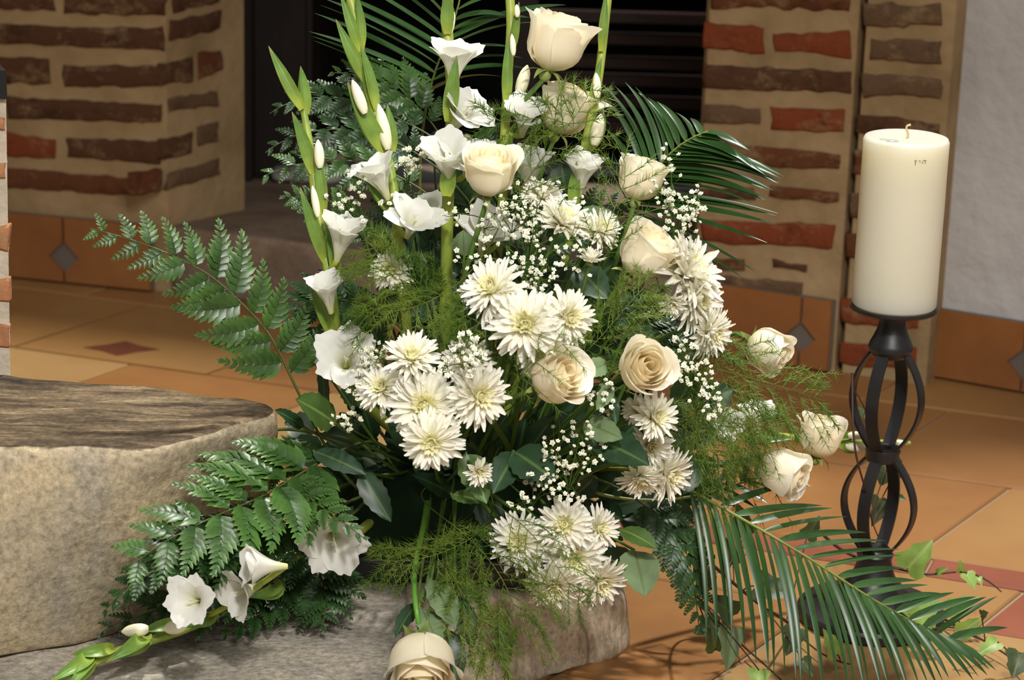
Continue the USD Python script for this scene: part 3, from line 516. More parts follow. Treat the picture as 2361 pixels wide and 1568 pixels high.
obj(cs, 'collar', lathe([(w_(20), zr1 - 0.007), (w_(38), zr1 - 0.007), (w_(41), zr1 - 0.004), (w_(39), zr1 - 0.0005), (w_(42), zr1 + 0.003), (w_(40), zr1 + 0.006), (w_(20), zr1 + 0.006), (w_(18), zr1), (w_(20), zr1 - 0.007)], bc, 40), 'iron', 40)
zb1 = z_at(1300)
obj(cs, 'base', lathe([(0, zr2 + 0.006), (w_(34), zr2 + 0.006), (w_(44), zr2), (w_(40), zr2 - 0.006), (w_(44), zr2 - 0.014), (w_(52), zr2 - 0.024), (w_(66), zr2 - 0.033), (w_(88), zr2 - 0.040), (w_(120), 0.016), (w_(170), 0.013), (w_(176), 0.010), (w_(176), 0.002), (w_(170), 0.0005), (0, 0.0005)], bc, 64), 'iron', 40)

# ================================================================== THE ARRANGEMENT
FC = PZ(1060, 1305, zl); FC[2] = zl
ft = thing('foam_tray', 'black tray with dark green floral foam hidden among the stems', 'tray', loc=FC)
def rbox(lo, hi, r):
    a, b = np.array(lo) + r, np.array(hi) - r; c = [manifold3d.Manifold.sphere(r, 12).translate([x, y, z]) for x in (a[0], b[0]) for y in (a[1], b[1]) for z in (a[2], b[2])]
    return manifold3d.Manifold.batch_hull(c)
obj(ft, 'tray', rbox(FC + [-0.11, -0.055, 0.001], FC + [0.11, 0.06, 0.028], 0.006), 'tray', 40)
obj(ft, 'foam', rbox(FC + [-0.10, -0.045, 0.02], FC + [0.10, 0.05, 0.105], 0.006), 'foam', 40)
rs = random.Random(77)
def foam_pt(x=None): # where a stem enters the foam
    dx = max(-0.09, min(0.09, (x - 1120) / F * 2.2 * 0.35)) if x is not None else rs.uniform(-0.08, 0.08)
    return FC + [dx + rs.uniform(-0.01, 0.01), rs.uniform(-0.03, 0.035), 0.095]

# ---- roses
def rose_petal(phi, s, open_, rg, nt=9, na=9):
    t = np.linspace(0, 1, nt)[:, None]; a = np.linspace(-1, 1, na)[None]
    tmax = 1 - 0.20 * np.abs(a) ** 2.6 + 0.03 * s * (1 - np.abs(a)); T = t * tmax
    R = 0.07 + 0.365 * s ** 0.8; Hh = 0.93 - 0.09 * max(0, s - 0.3) - 0.05 * (1 - s)
    q = np.clip(T / 0.45, 0, 1); r = 0.03 + (R - 0.03) * (1 - (1 - q) ** 2.2) ** 0.75
    x = np.clip((T - 0.45) / 0.55, 0, 1); fl = -0.30 * (1 - s) ** 1.5 + (open_ * 0.85) * s ** 1.6
    r = r * (1 + fl * x ** 1.8)
    y = np.clip((T - 0.74) / 0.26, 0, 1); roll = s * (0.55 + open_)
    r = r + 0.085 * roll * y ** 2; z = Hh * T - 0.075 * roll * y ** 2.2
    hw = (1.75 - 0.95 * s) * (0.5 + 0.5 * np.sqrt(q)); th = phi + a * hw
    r = r * (1 + 0.05 * a * (1 if rg.random() < 0.7 else -1)) + 0.05 * s * np.abs(a) ** 3 * x
    k = rg.uniform(0, 6); r = r + 0.022 * s * np.sin(3 * a + k) * x; z = z + 0.035 * s * np.sin(2.3 * a + k) * x
    V = np.stack([r * np.cos(th), r * np.sin(th), z], -1).reshape(-1, 3)
    return V, gridf(nt, na), np.stack(np.broadcast_arrays(t + 0 * a, (a + 1) / 2 + 0 * t), -1).reshape(-1, 2)
def rose(cx, cy, size, axis, open_, label, off=0.0, D=None, stem=None, seed=0, n=15, leaves=(), stem_mat='green_stem', inner=0.04):
    rg = random.Random(seed); s = (D or Df(cx, cy, off)) / F * size; ctr = P(cx, cy, D) if D else PD(cx, cy, off)
    a = CV(*axis); R = frame(a, rg.uniform(0, 6.28)); base = ctr - a * s * 0.45
    t = thing('rose', label, 'rose', 'cream roses of the arrangement', loc=base)
    for i in range(n):
        q = i / (n - 1); sv = inner + (1 - inner) * q ** 0.9
        obj(t, 'petal', place(rose_petal(i * 2.4 + rg.uniform(-.2, .2), sv, open_ * rg.uniform(0.8, 1.2), rg), R, base, s), 'rose_heart' if q < 0.4 else 'rose_petal', True)
    hip = trimesh.creation.icosphere(2, 0.09 * s); hv = np.array(hip.vertices) * [1, 1, 1.2] @ R.T + base - a * 0.05 * s
    obj(t, 'calyx', (hv, np.array(hip.faces)), 'sepal', True)
    for k in range(5):
        an = k * 1.2566 + rg.uniform(-.2, .2); d = R @ np.array([math.cos(an), math.sin(an), 0])
        c = bez(base + d * 0.05 * s, base + d * 0.26 * s + a * 0.02 * s, base + d * 0.34 * s - a * rg.uniform(0.0, 0.28) * s, 7)
        obj(t, 'sepal', blade(c, a, 0.055 * s * np.array([0.8, 1, 1, 0.85, 0.6, 0.35, 0.05]), 3, 0.3), 'sepal', True)
    b = base - a * 0.12 * s
    if stem is None:
        e = foam_pt(cx); c = spath([b, b - a * 0.045 + (e - b) * 0.12, b * 0.4 + e * 0.6, e], 14)
    else: c = spath([b] + [(PD(q[0], q[1], q[2]) if q[2] < 1 else P(*q)) for q in stem], 14)
    obj(t, 'stem', tube(c, np.linspace(0.0023, 0.003, 14), 7), stem_mat, True)
    for lf in leaves: leaf_blade(t, *lf)
    return t
def leaf_blade(parent, bx, by, tx, ty, wpx, D0, D1, mt, facing=(0, 0.35, 1), bend=0.12, fold=0.18, name='leaf', teeth=True, n=13):
    b, e = P(bx, by, D0), P(tx, ty, D1); L = np.linalg.norm(e - b); nrm = CV(*facing)
    c = bez(b, (b + e) / 2 + nrm * L * bend, e, n); t = np.linspace(0, 1, n)
    w = wpx / 2 * (D0 + D1) / 2 / F * np.maximum(0.02, np.sin(np.pi * t ** 0.78) ** 0.72)
    ed = (0.06 * (-1.0) ** np.arange(n)) if teeth else None
    obj(parent, name, blade(c, nrm, w, 7, 0.0, fold, lambda u, a: 0.03 * L * np.sin(5 * u + 2 * a) * np.abs(a), ed), mt, True)

# ---- chrysanthemums
def mum_petal(az, e0, L, w, bend, rg, r_in=0.05, fork=0.0):
    n = 7; t = np.linspace(0, 1, n); e = e0 + bend * t ** 1.3; ds = L / (n - 1)
    x = r_in + np.r_[0, np.cumsum(np.cos(e[:-1]) * ds)]; z = np.r_[0, np.cumsum(np.sin(e[:-1]) * ds)] + 0.10 * math.sin(max(e0, 0))
    d = np.array([math.cos(az), math.sin(az), 0]); sd = np.array([-math.sin(az), math.cos(az), 0]); sway = rg.uniform(-0.10, 0.10) * L
    c = x[:, None] * d + z[:, None] * Z + (sway * t ** 2)[:, None] * sd
    nn = -np.sin(e)[:, None] * d + np.cos(e)[:, None] * Z
    ww = w * np.array([0.5, 0.8, 0.95, 1.0, 1.0, 0.86, 0.30])
    return blade(c, nn, ww, 4, 0.75)
def mum(cx, cy, rad, axis, label, cup=0.0, off=0.0, D=None, seed=0, dens=1.0, spidery=1.0, stem_to=None, cream=False):
    rg = random.Random(1000 + seed); Dd = D or Df(cx, cy, off); s = Dd / F * rad * 1.08; ctr = P(cx, cy, Dd); a = CV(*axis); R = frame(a, rg.uniform(0, 6.28))
    base = ctr - a * s * (0.12 + 0.5 * cup); t = thing('chrysanthemum', label, 'chrysanthemum', 'white chrysanthemum blooms of the arrangement', loc=base)
    for nlay, e0, L, bend in ((int(26 * dens), -8, 1.0, -2), (int(25 * dens), 10, 0.98, 0), (int(21 * dens), 28, 0.88, 6)):
        for i in range(nlay):
            e = math.radians(e0 + 62 * cup + rg.uniform(-10, 10)); az = (i + rg.uniform(-.3, .3)) * 2 * math.pi / nlay + e0
            obj(t, 'petal', place(mum_petal(az, e, L * rg.uniform(0.84, 1.12), 0.088 * spidery * rg.uniform(0.85, 1.15), math.radians(bend + rg.uniform(-22, 14)), rg), R, base, s), 'mum_petal', True)
    inner = []
    for nlay, e0, L in ((17, 48, 0.62), (14, 62, 0.48), (11, 76, 0.36)):
        for i in range(nlay): inner.append(mum_petal((i + rg.uniform(-.3, .3)) * 2 * math.pi / nlay + e0, math.radians(min(88, e0 + 20 * cup)), L * rg.uniform(.85, 1.1), 0.07, math.radians(rg.uniform(5, 35)), rg, 0.02))
    dm = trimesh.creation.icosphere(1, 0.19); inner.append((np.array(dm.vertices) * [1, 1, 0.9] + [0, 0, 0.24], np.array(dm.faces), np.zeros((len(dm.vertices), 2))))
    obj(t, 'flower_centre', place(join(inner), R, base, s), 'mum_centre', True, kind='stuff', label='pale yellow centre of short incurved petals')
    cup_m = trimesh.creation.icosphere(2, 1.0); cv = np.array(cup_m.vertices) * [0.24, 0.24, 0.13] * s
    obj(t, 'calyx', (cv @ R.T + base - a * 0.06 * s, np.array(cup_m.faces)), 'sepal', True)
    b = base - a * 0.12 * s; e = foam_pt(cx) if stem_to is None else P(*stem_to)
    obj(t, 'stem', tube(spath([b, b - a * 0.025 + (e - b) * 0.1, b * 0.4 + e * 0.6 - Z * 0.01, e], 12), np.linspace(0.0016, 0.0022, 12), 6), 'green_stem', True)

# ---- gladioli
def tepal(phi, o, rg, nt=11, na=11, lip=0.0):
    t = np.linspace(0, 1, nt)[:, None]; a = np.linspace(-1, 1, na)[None]
    tm = 1 - 0.16 * np.abs(a) ** 2.2; T = t * tm
    r = 0.055 + 0.13 * T + (o + lip) * 0.62 * T ** 2.3; z = T - 0.42 * (o + lip) * T ** 2.6
    wid = 0.055 + 0.33 * np.sin(np.pi * np.clip(T, 0, 1) ** 0.85 * 0.86) ** 1.1
    hw = np.minimum(wid / r, 1.25); th = phi + a * hw; k = rg.uniform(0, 6)
    ru = (0.040 + 0.03 * o) * np.sin(8.5 * a + k) * T ** 2 * np.abs(a) + 0.045 * np.sin(3 * a + k) * T ** 2 + 0.03 * np.sin(7 * T + k) * np.abs(a) ** 3 * T
    r = r + ru + 0.05 * np.abs(a) ** 2 * T * (0.3 + o); z = z + ru * 0.8 * o
    V = np.stack([r * np.cos(th), r * np.sin(th), z], -1).reshape(-1, 3)
    return V, gridf(nt, na), np.stack(np.broadcast_arrays(t + 0 * a, (a + 1) / 2 + 0 * t), -1).reshape(-1, 2)
def floret(parent, bx, by, D, axis, Lpx, o, seed, node=None):
    """base pixel, facing, length in pixels, openness; node = the point of the stem it grows from"""
    rg = random.Random(seed); b = P(bx, by, D); s = Lpx * D / F; a = CV(*axis); R = frame(a, rg.uniform(0, 6.28)); fl = part(parent, 'floret')
    for i in range(6):
        obj(fl, 'tepal', place(tepal(i * math.pi / 3 + rg.uniform(-.1, .1), o * rg.uniform(0.8, 1.15), rg, lip=(0.12 if i % 3 == 0 else 0)), R, b + a * 0.01 * s * (i % 2), s * (1.0 if i % 2 else 0.95)), 'white_petal', True)
    st_ = [tube(spath([b, b + a * 0.35 * s, b + a * 0.62 * s + R[:, 0] * 0.04 * s * (k - 1)], 6), 0.012 * s, 5) for k in range(3)]
    obj(fl, 'stamens', join(st_), 'bud_tip', True)
    if node is not None:
        obj(fl, 'flower_tube', tube(spath([node, (node + b) / 2 - a * 0.06 * s, b + a * 0.03 * s], 6), np.linspace(0.0022, 0.055 * s * 1.1, 6), 7), 'bract', True)
def sheath(parent, pts, wpx, mt='bract', facing=(0, 0.2, 1), name='bract', fold=0.0, cup=-1.05):
    """a pointed green bract through pixel points (x, y, D); bulging towards the viewer"""
    c = spath([P(*q) for q in pts], 11); t = np.linspace(0, 1, 11); D = np.mean([q[2] for q in pts])
    w = 0.92 * wpx / 2 * D / F * np.array([0.5, 0.75, 0.93, 1, 1, 0.94, 0.84, 0.68, 0.5, 0.3, 0.05])
    n = CV(*facing); m = blade(c, n, w, 7, cup); m2 = blade(c - n * 0.0006, -n, w * 0.97, 5, -0.55)
    obj(parent, name, join([m, m2]), mt, True)
def bud(parent, bx, by, tx, ty, wpx, D):
    c = spath([P(bx, by, D), P(tx, ty, D)], 9); r = wpx / 2 * D / F * np.array([0.5, 0.8, 0.95, 1, 1, 0.92, 0.8, 0.55, 0.12])
    obj(parent, 'bud', tube(c, r, 9), 'bud_tip', True)
def gladiolus(label, stem, rpx, bracts, buds, florets, group='white gladioli of the arrangement', end=True, seed=0):
    b = P(*stem[-1]) if stem[-1][2] > 1 else PD(*stem[-1])
    t = thing('gladiolus', label, 'gladiolus', group, loc=b)
    pts = [P(*q) for q in stem]
    if end: e = foam_pt(stem[-1][0]); pts += [pts[-1] * 0.35 + e * 0.65, e]
    c = spath(pts, 40); r = np.interp(np.linspace(0, 1, 40), [0, 0.12, 1], [rpx * 0.55, rpx, rpx * 1.1]) * 2.2 / F
    obj(t, 'stem', tube(c, r, 8), 'glad_stem', True)
    for q in bracts: sheath(t, q[0], q[1], facing=q[2] if len(q) > 2 else (0, 0.2, 1))
    for q in buds: bud(t, *q)
    for i, q in enumerate(florets):
        node = c[np.argmin(np.linalg.norm(c - P(q[0], q[1], q[2]), axis=1))]
        floret(t, *q, seed=seed * 50 + i, node=node)
    return t

# ---- leather-leaf fern
def pinnule(b, d, n, L, w, rg):
    k = 7; t = np.linspace(0, 1, k); e = b + d * L - n * L * 0.10
    c = bez(b, b + d * L * 0.5 + n * L * 0.06, e, k); ww = w * np.array([0.35, 0.85, 1.0, 0.92, 0.72, 0.45, 0.03])
    return blade(c, n, ww, 3, 0.0, 0.22, None, 0.13 * (-1.0) ** np.arange(k))
def fern(label, rach, facing, n_pairs, Lpx, group, seed, prof=None, mt='fern', droop=0.15, wide=1.0, foot_to=None, u0=0.0, u1=1.0, density=1.0, alpha=62):
    """rach: pixel points (x, y, D) from the foot to the tip"""
    rg = random.Random(3000 + seed); pts = [P(*q) for q in rach]; n = CV(*facing)
    t = thing('fern_frond', label, 'fern', group, loc=pts[0])
    pre = [] if foot_to is None else [foot_to]
    c = spath(pre + pts, 60); i0 = 0 if not pre else int(60 * 0.30 * 0 + np.argmin(np.linalg.norm(c - pts[0], axis=1)))
    obj(t, 'rachis', tube(c, np.linspace(0.0019, 0.0005, 60), 5), 'fern_stem', True)
    c = spath(pts, 60); tg = tangents(c); D = np.mean([q[2] for q in rach]); prof = prof or [(0, 0.62), (0.2, 1.0), (0.45, 0.92), (0.75, 0.55), (1, 0.12)]
    for i in range(n_pairs):
        u = u0 + (u1 - u0) * (i + 0.5) / n_pairs
        for sgn in (-1, 1):
            uu = min(0.995, max(0, u + sgn * 0.18 / n_pairs + rg.uniform(-.1, .1) / n_pairs)); k = uu * 59; j = int(k); b = c[j] + (c[min(59, j + 1)] - c[j]) * (k - j); T = tg[j]
            sd = unit(np.cross(n, T)) * sgn; nn = unit(np.cross(T, np.cross(n, T)))
            L = Lpx * D / F * np.interp(uu, *zip(*prof)) * rg.uniform(0.88, 1.1); al = math.radians(alpha - 20 * uu + rg.uniform(-7, 7))
            d = unit(math.cos(al) * T + math.sin(al) * sd + nn * rg.uniform(-0.12, 0.22))
            m = 16; v = bez(b, b + d * L * 0.5 + nn * L * 0.08, b + unit(d + 0.22 * T) * L - nn * L * droop, m); vt = tangents(v); ms = [tube(v[:14:2], np.linspace(0.0008, 0.0003, 7), 3)]
            npn = max(4, int(round(9 * density * (L / (Lpx * D / F)) ** 0.5))); pn2 = unit(nn + sd * 0.25 + 0.15 * rg.uniform(-1, 1) * T)
            for q in range(npn):
                x = (q + 0.6) / (npn + 0.35)
                for g in (-1, 1):
                    kk = min(m - 1.001, x * (m - 1)); jj = int(kk); pb = v[jj] + (v[jj + 1] - v[jj]) * (kk - jj); ss = unit(np.cross(pn2, vt[jj])) * g
                    pl = L * wide * 0.40 * (0.10 + (1 - x) ** 0.85) * (0.72 + 0.28 * min(1, x * 5)) * rg.uniform(0.9, 1.1); be = math.radians(52 - 14 * x)
                    ms.append(pinnule(pb, unit(math.cos(be) * vt[jj] + math.sin(be) * ss + pn2 * rg.uniform(-.1, .15)), pn2, pl, max(0.0013, pl * 0.20), rg))
            ms.append(pinnule(v[-3], vt[-2], pn2, L * 0.16, L * 0.035, rg))
            obj(t, 'pinna', join(ms), mt, True)
    return t

# ---- palm fronds
def palm(label, rach, groups, seed, rpx=5, wpx=15, foot_to=None, end_fan=True):
    rg = random.Random(5000 + seed); pts = [P(*q) for q in rach]; t = thing('palm_frond', label, 'palm frond', 'palm fronds of the arrangement', loc=pts[0])
    full = ([foot_to] if foot_to is not None else []) + pts
    obj(t, 'rachis', tube(spath(full, 30), np.linspace(rpx * 1.1, rpx * 0.45, 30) * 2.2 / F, 6), 'palm_stem', True)
    c = spath(pts, 60)
    for g in groups: # (n, u0, u1, tip polyline [(x, y, D)], lift, width factor)
        n, ua, ub, tips, lift, wf = g; tp = np.array(tips, float); s = np.linspace(0, 1, len(tp))
        for i in range(n):
            q = (i + 0.5) / n if n > 1 else 0.5; u = ua + (ub - ua) * q; k = min(58.99, max(0, u) * 59); j = int(k); b = c[j] + (c[j + 1] - c[j]) * (k - j)
            tip = P(*[np.interp(q, s, tp[:, m]) + (rg.uniform(-9, 9) if m < 2 else rg.uniform(-.008, .008)) for m in range(3)])
            L = np.linalg.norm(tip - b); mid = b * 0.5 + tip * 0.5 + CV(*lift[:3]) * L * lift[3]
            cc = bez(b, mid, tip, 14); tt = np.linspace(0, 1, 14)
            w = wpx / 2 * wf * 2.2 / F * np.maximum(0.04, np.minimum(1, tt * 6 + 0.35) * (1 - tt ** 3.0) ** 0.9)
            obj(t, 'leaflet', blade(cc, unit(np.cross(np.cross(tip - b, CV(0.1 + rg.uniform(-.7, .7), 0.7, 0.7 + rg.uniform(-.4, .4))), tip - b) + 1e-9), w, 3, 0.0, 0.28 + rg.uniform(-.1, .1)), 'palm', True)
    return t

# ---- asparagus fern
def needles(Pb, Dd, L, W):
    n = len(Pb); ref = np.where(np.abs(Dd[:, 2:3]) < 0.9, [[0, 0, 1.0]], [[1.0, 0, 0]]); a = np.cross(Dd, ref); a /= np.linalg.norm(a, axis=1, keepdims=True); b = np.cross(Dd, a)
    V = np.stack([Pb + W[:, None] * a, Pb + W[:, None] * (-0.5 * a + 0.87 * b), Pb + W[:, None] * (-0.5 * a - 0.87 * b), Pb + Dd * L[:, None]], 1).reshape(-1, 3)
    k = np.arange(n)[:, None] * 4; return V, np.vstack([k + [0, 1, 3], k + [1, 2, 3], k + [2, 0, 3]]), np.zeros((4 * n, 2))
def feather(label, stem, nb, blen, seed, facing=(0, 0.3, 1), droop=0.35, foot_to=None, npb=46, nlen=30, spread=54, wfac=0.8):
    """asparagus fern: pixel stem (x, y, D), nb side branches of blen pixels, needles of nlen pixels"""
    rg = np.random.default_rng(7000 + seed); pts = [P(*q) for q in stem]; D = np.mean([q[2] for q in stem]); n = CV(*facing); k = D / F
    t = thing('asparagus_fern', label, 'asparagus fern', 'feathery asparagus fern sprigs', loc=pts[0])
    full = ([foot_to] if foot_to is not None else []) + pts
    obj(t, 'stem', tube(spath(full, 24), np.linspace(0.0009, 0.0003, 24), 5), 'feather', True)
    c = spath(pts, 50); tg = tangents(c); tw = []; PB, DD, LL, WW = [], [], [], []
    for i in range(nb):
        u = (i + rg.uniform(0.1, 0.9)) / nb; j = int(u * 48); T = tg[j]; sd = unit(np.cross(n, T)) * (1 if i % 2 else -1)
        L = blen * k * (0.45 + 0.75 * math.sin(math.pi * min(1, 0.15 + u * 0.85))) * rg.uniform(0.6, 1.15); al = math.radians(spread + rg.uniform(-18, 18))
        d = unit(math.cos(al) * T + math.sin(al) * sd + n * rg.uniform(-0.35, 0.45)); e = c[j] + unit(d + 0.35 * T) * L - Z * droop * L
        v = bez(c[j], c[j] + d * L * 0.55, e, 12); tw.append(tube(v, np.linspace(0.00045, 0.0002, 12), 3)); vt = tangents(v)
        q = np.sort(rg.uniform(0.08, 1, npb)) * 10.99; jj = q.astype(int); pb = v[jj] + (v[jj + 1] - v[jj]) * (q - jj)[:, None]
        rd = rg.normal(size=(npb, 3)); rd -= (rd * n).sum(1, keepdims=True) * n * 0.55; rd /= np.linalg.norm(rd, axis=1, keepdims=True); dd = rd * 0.75 + vt[jj] * 0.8; dd /= np.linalg.norm(dd, axis=1, keepdims=True)
        PB.append(pb); DD.append(dd); LL.append(nlen * k * rg.uniform(0.5, 1.15, npb)); WW.append(np.full(npb, 0.00042 * wfac))
    obj(t, 'branchlets', join(tw), 'feather', True, kind='stuff'); obj(t, 'needles', needles(np.vstack(PB), np.vstack(DD), np.concatenate(LL), np.concatenate(WW)), 'feather', False, kind='stuff')

# ---- gypsophila
def blossom_mesh(rg):
    ms = []
    for lay, (n, e0, L) in enumerate(((5, 10, 1.0), (5, 40, 0.85), (3, 70, 0.6))):
        for i in range(n):
            az = i * 2 * math.pi / n + lay; e = math.radians(e0 + rg.uniform(-12, 12)); d = np.array([math.cos(az) * math.cos(e), math.sin(az) * math.cos(e), math.sin(e)]); sd = np.array([-math.sin(az), math.cos(az), 0])
            V = np.array([[0, 0, 0], d * L * 0.6 + sd * 0.42, d * L * 1.05 + [0, 0, 0.1], d * L * 0.6 - sd * 0.42]); ms.append((V, np.array([[0, 1, 2], [0, 2, 3]]), np.zeros((4, 2))))
    o = trimesh.creation.icosphere(0, 0.36); ms.append((np.array(o.vertices) - [0, 0, 0.1], np.array(o.faces), np.zeros((len(o.vertices), 2))))
    return join(ms)
def gypsophila(label, cx, cy, rx, ry, n, seed, off=0.0, tilt=0.0, foot_to=None, size=7.0, thick=0.03):
    rg = np.random.default_rng(9000 + seed); rr = random.Random(seed); D0 = Df(cx, cy, off); hub = P(cx, cy + ry * 0.7, D0 + 0.035)
    t = thing('gypsophila_spray', label, "baby's breath", "baby's breath sprays of the arrangement", loc=hub)
    bm = [blossom_mesh(rr) for _ in range(4)]; tw = []; hubs = []
    for h in range(max(2, n // 9)):
        q = rg.normal(size=2) * 0.5; x, y = q[0] * rx, q[1] * ry; x, y = x * math.cos(tilt) - y * math.sin(tilt), x * math.sin(tilt) + y * math.cos(tilt)
        hp = P(cx + x, cy + y, D0 + 0.012); hubs.append(((cx + x, cy + y), hp)); tw.append(tube(spath([hub, (hub + hp) / 2 + Z * 0.004, hp], 5), 0.0005, 3))
    for i in range(n):
        (hx, hy), hp = hubs[i % len(hubs)]; a = rg.uniform(0, 6.28); r = math.sqrt(rg.uniform(0.02, 1)); x = hx + math.cos(a) * r * rx * 0.42; y = hy + math.sin(a) * r * ry * 0.42
        p = P(x, y, D0 + rg.uniform(-thick, thick * 0.3)); tw.append(tube(spath([hp, (hp + p) / 2 - Z * 0.002, p], 4), 0.0003, 3))
        obj(t, 'blossom', place(bm[i % 4], frame(unit(CV(rg.normal() * .5, 0.5 + rg.normal() * .4, 0.6)), rg.uniform(0, 6.28)), p, size * rg.uniform(0.7, 1.15) * D0 / F), 'blossom', False)
    e = foam_pt(cx) if foot_to is None else foot_to
    tw.append(tube(spath([hub, hub * 0.5 + e * 0.5, e], 8), 0.0009, 5)); obj(t, 'stems', join(tw), 'green_stem', True, kind='stuff')
def DZ(x, y, z): return float((PZ(x, y, z) - C) @ fw)
def L3(pts, z0, z1): return [(x, y, DZ(x, y, z0 + (z1 - z0) * i / (len(pts) - 1))) for i, (x, y) in enumerate(pts)]
FT = FC + [0, 0, 0.095]
# ---- roses: centre, size in pixels, facing, openness
rose(1280, 96, 158, (0.28, 0.93, 0.15), 0.42, 'highest cream rose, standing clear above the arrangement', D=2.13, stem=[(1215, 225, 2.15), (1178, 320, 2.16), (1150, 520, 2.2), (1110, 900, 2.24)], seed=1)
rose(1303, 252, 136, (0.35, 0.9, 0.2), 0.5, 'cream rose half hidden by asparagus fern just below the highest rose', D=2.16, seed=2)
rose(1128, 398, 128, (0.08, 0.84, 0.52), 0.26, 'open cream rose on a long bare stem among the white gladioli', D=2.05, stem=[(1105, 520, 2.07), (1070, 640, 2.1), (1050, 900, 2.2)], seed=3, n=17)
rose(1478, 412, 118, (0.26, 0.95, 0.12), 0.3, 'cream rose in front of the glossy upper palm frond', D=2.10, seed=4)
rose(1488, 584, 142, (0.55, 0.72, 0.35), 0.3, 'large cream rose above the right-hand row of chrysanthemums', D=2.07, seed=5)
rose(1282, 872, 138, (0.62, 0.30, 0.70), 0.3, 'cream rose with one petal folded down, at the middle of the arrangement', D=1.98, seed=6)
rose(1484, 850, 134, (0.30, 0.16, 0.94), 0.16, 'cream rose turned to face out with a tight spiral heart', D=2.0, seed=7, n=17)
rose(1768, 806, 112, (0.72, -0.42, 0.35), 0.08, 'cream rosebud leaning out in front of the tiled skirting', D=2.16, stem=[(1690, 770, 2.19), (1600, 800, 2.22), (1350, 950, 2.26)], seed=8, n=14, inner=0.02)
rose(1893, 1008, 112, (0.18, 0.95, 0.22), 0.28, 'faded cream rose nearest the candlestick', D=2.28, stem=[(1830, 1050, 2.3), (1700, 1060, 2.3), (1400, 1080, 2.3)], seed=9, stem_mat='dark_stem')
rose(1802, 1086, 126, (0.82, -0.40, 0.38), 0.2, 'cream rose hanging sideways low on the right', D=2.16, stem=[(1720, 1065, 2.17), (1580, 1056, 2.2), (1350, 1080, 2.26)], seed=10)
rose(970, 1530, 172, (0.04, -0.66, 0.75), 0.22, 'large cream rose hanging down over the stone, cut by the lower edge', D=2.0, stem=[(964, 1430, 2.02), (955, 1330, 2.07), (968, 1250, 2.12), (985, 1160, 2.18)], seed=11, stem_mat='bright_stem', n=16)

# ---- gladioli
gladiolus('leftmost upright white gladiolus with two forked green tips', [(692, 215, 2.12), (712, 330, 2.12), (728, 450, 2.11), (752, 600, 2.10), (768, 700, 2.10), (776, 800, 2.12)], 11,
    [([(697, 252, 2.115), (655, 175, 2.11), (619, 106, 2.11)], 31), ([(706, 262, 2.12), (702, 205, 2.118), (693, 152, 2.115)], 29, (0.3, 0.2, 1)), ([(722, 400, 2.11), (698, 320, 2.105), (673, 258, 2.10)], 34), ([(745, 495, 2.105), (740, 420, 2.1), (728, 340, 2.1)], 28),
     ([(760, 615, 2.10), (722, 520, 2.085), (692, 432, 2.08)], 36), ([(775, 640, 2.1), (772, 600, 2.09), (748, 510, 2.085)], 30), ([(770, 775, 2.1), (738, 705, 2.08), (714, 645, 2.075)], 34)],
    [(738, 388, 733, 322, 24, 2.098), (733, 500, 720, 428, 18, 2.078)],
    [(776, 603, 2.085, (0.22, 0.9, 0.40), 128, 0.34), (763, 722, 2.07, (-0.10, 0.85, 0.5), 112, 0.30), (797, 850, 2.08, (0.08, 0.35, 0.93), 118, 0.85)], seed=1)
gladiolus('white gladiolus second from the left, running off the top with green buds', [(752, -150, 2.14), (770, -100, 2.14), (800, -25, 2.14), (824, 70, 2.14), (836, 160, 2.14), (860, 250, 2.135), (893, 360, 2.13), (908, 440, 2.125), (915, 520, 2.13)], 11,
    [([(806, -20, 2.14), (778, -90, 2.135), (760, -160, 2.13)], 26), ([(776, -90, 2.14), (750, -140, 2.135), (738, -200, 2.135)], 20), ([(830, 120, 2.135), (808, 50, 2.13), (784, -15, 2.13)], 28), ([(832, 118, 2.138), (830, 40, 2.135), (820, -20, 2.13)], 26, (0.4, 0.2, 1)), ([(846, 190, 2.13), (806, 110, 2.12), (774, 44, 2.12)], 32), ([(868, 255, 2.13), (852, 180, 2.125), (832, 102, 2.12)], 30, (0.4, 0.2, 1)),
     ([(888, 352, 2.12), (842, 270, 2.105), (801, 190, 2.10)], 44), ([(905, 350, 2.125), (902, 300, 2.12), (893, 240, 2.12)], 28, (0.4, 0.2, 1)), ([(912, 500, 2.115), (872, 440, 2.10), (832, 378, 2.095)], 34)],
    [(842, 262, 812, 184, 26, 2.098), (895, 345, 872, 240, 30, 2.115)],
    [(895, 460, 2.095, (-0.34, 0.86, 0.35), 124, 0.42), (938, 548, 2.09, (0.32, 0.72, 0.6), 112, 0.72)], seed=2)
gladiolus('tall white gladiolus left of the highest rose, with four open flowers stacked', [(1046, -190, 2.15), (1040, -110, 2.15), (1034, -25, 2.15), (1031, 60, 2.15), (1042, 200, 2.14), (1040, 300, 2.13), (1035, 400, 2.12), (1030, 580, 2.13)], 13,
    [([(1036, -30, 2.14), (1034, -90, 2.135), (1028, -150, 2.13)], 26), ([(1042, -110, 2.145), (1052, -170, 2.14), (1056, -230, 2.14)], 20), ([(1032, 78, 2.14), (1031, 30, 2.135), (1034, -30, 2.13)], 34), ([(1034, 280, 2.10), (1042, 205, 2.09), (1053, 128, 2.085)], 38), ([(1030, 452, 2.085), (1034, 400, 2.08), (1036, 352, 2.075)], 42)],
    [(1038, 78, 1047, 28, 14, 2.145)],
    [(1043, 208, 2.12, (0.10, 0.92, 0.36), 138, 0.44), (1045, 300, 2.115, (0.48, 0.66, 0.55), 118, 0.66), (1038, 425, 2.09, (-0.10, 0.78, 0.60), 142, 0.42), (1072, 405, 2.10, (0.24, 0.66, 0.70), 110, 0.75)], seed=3)
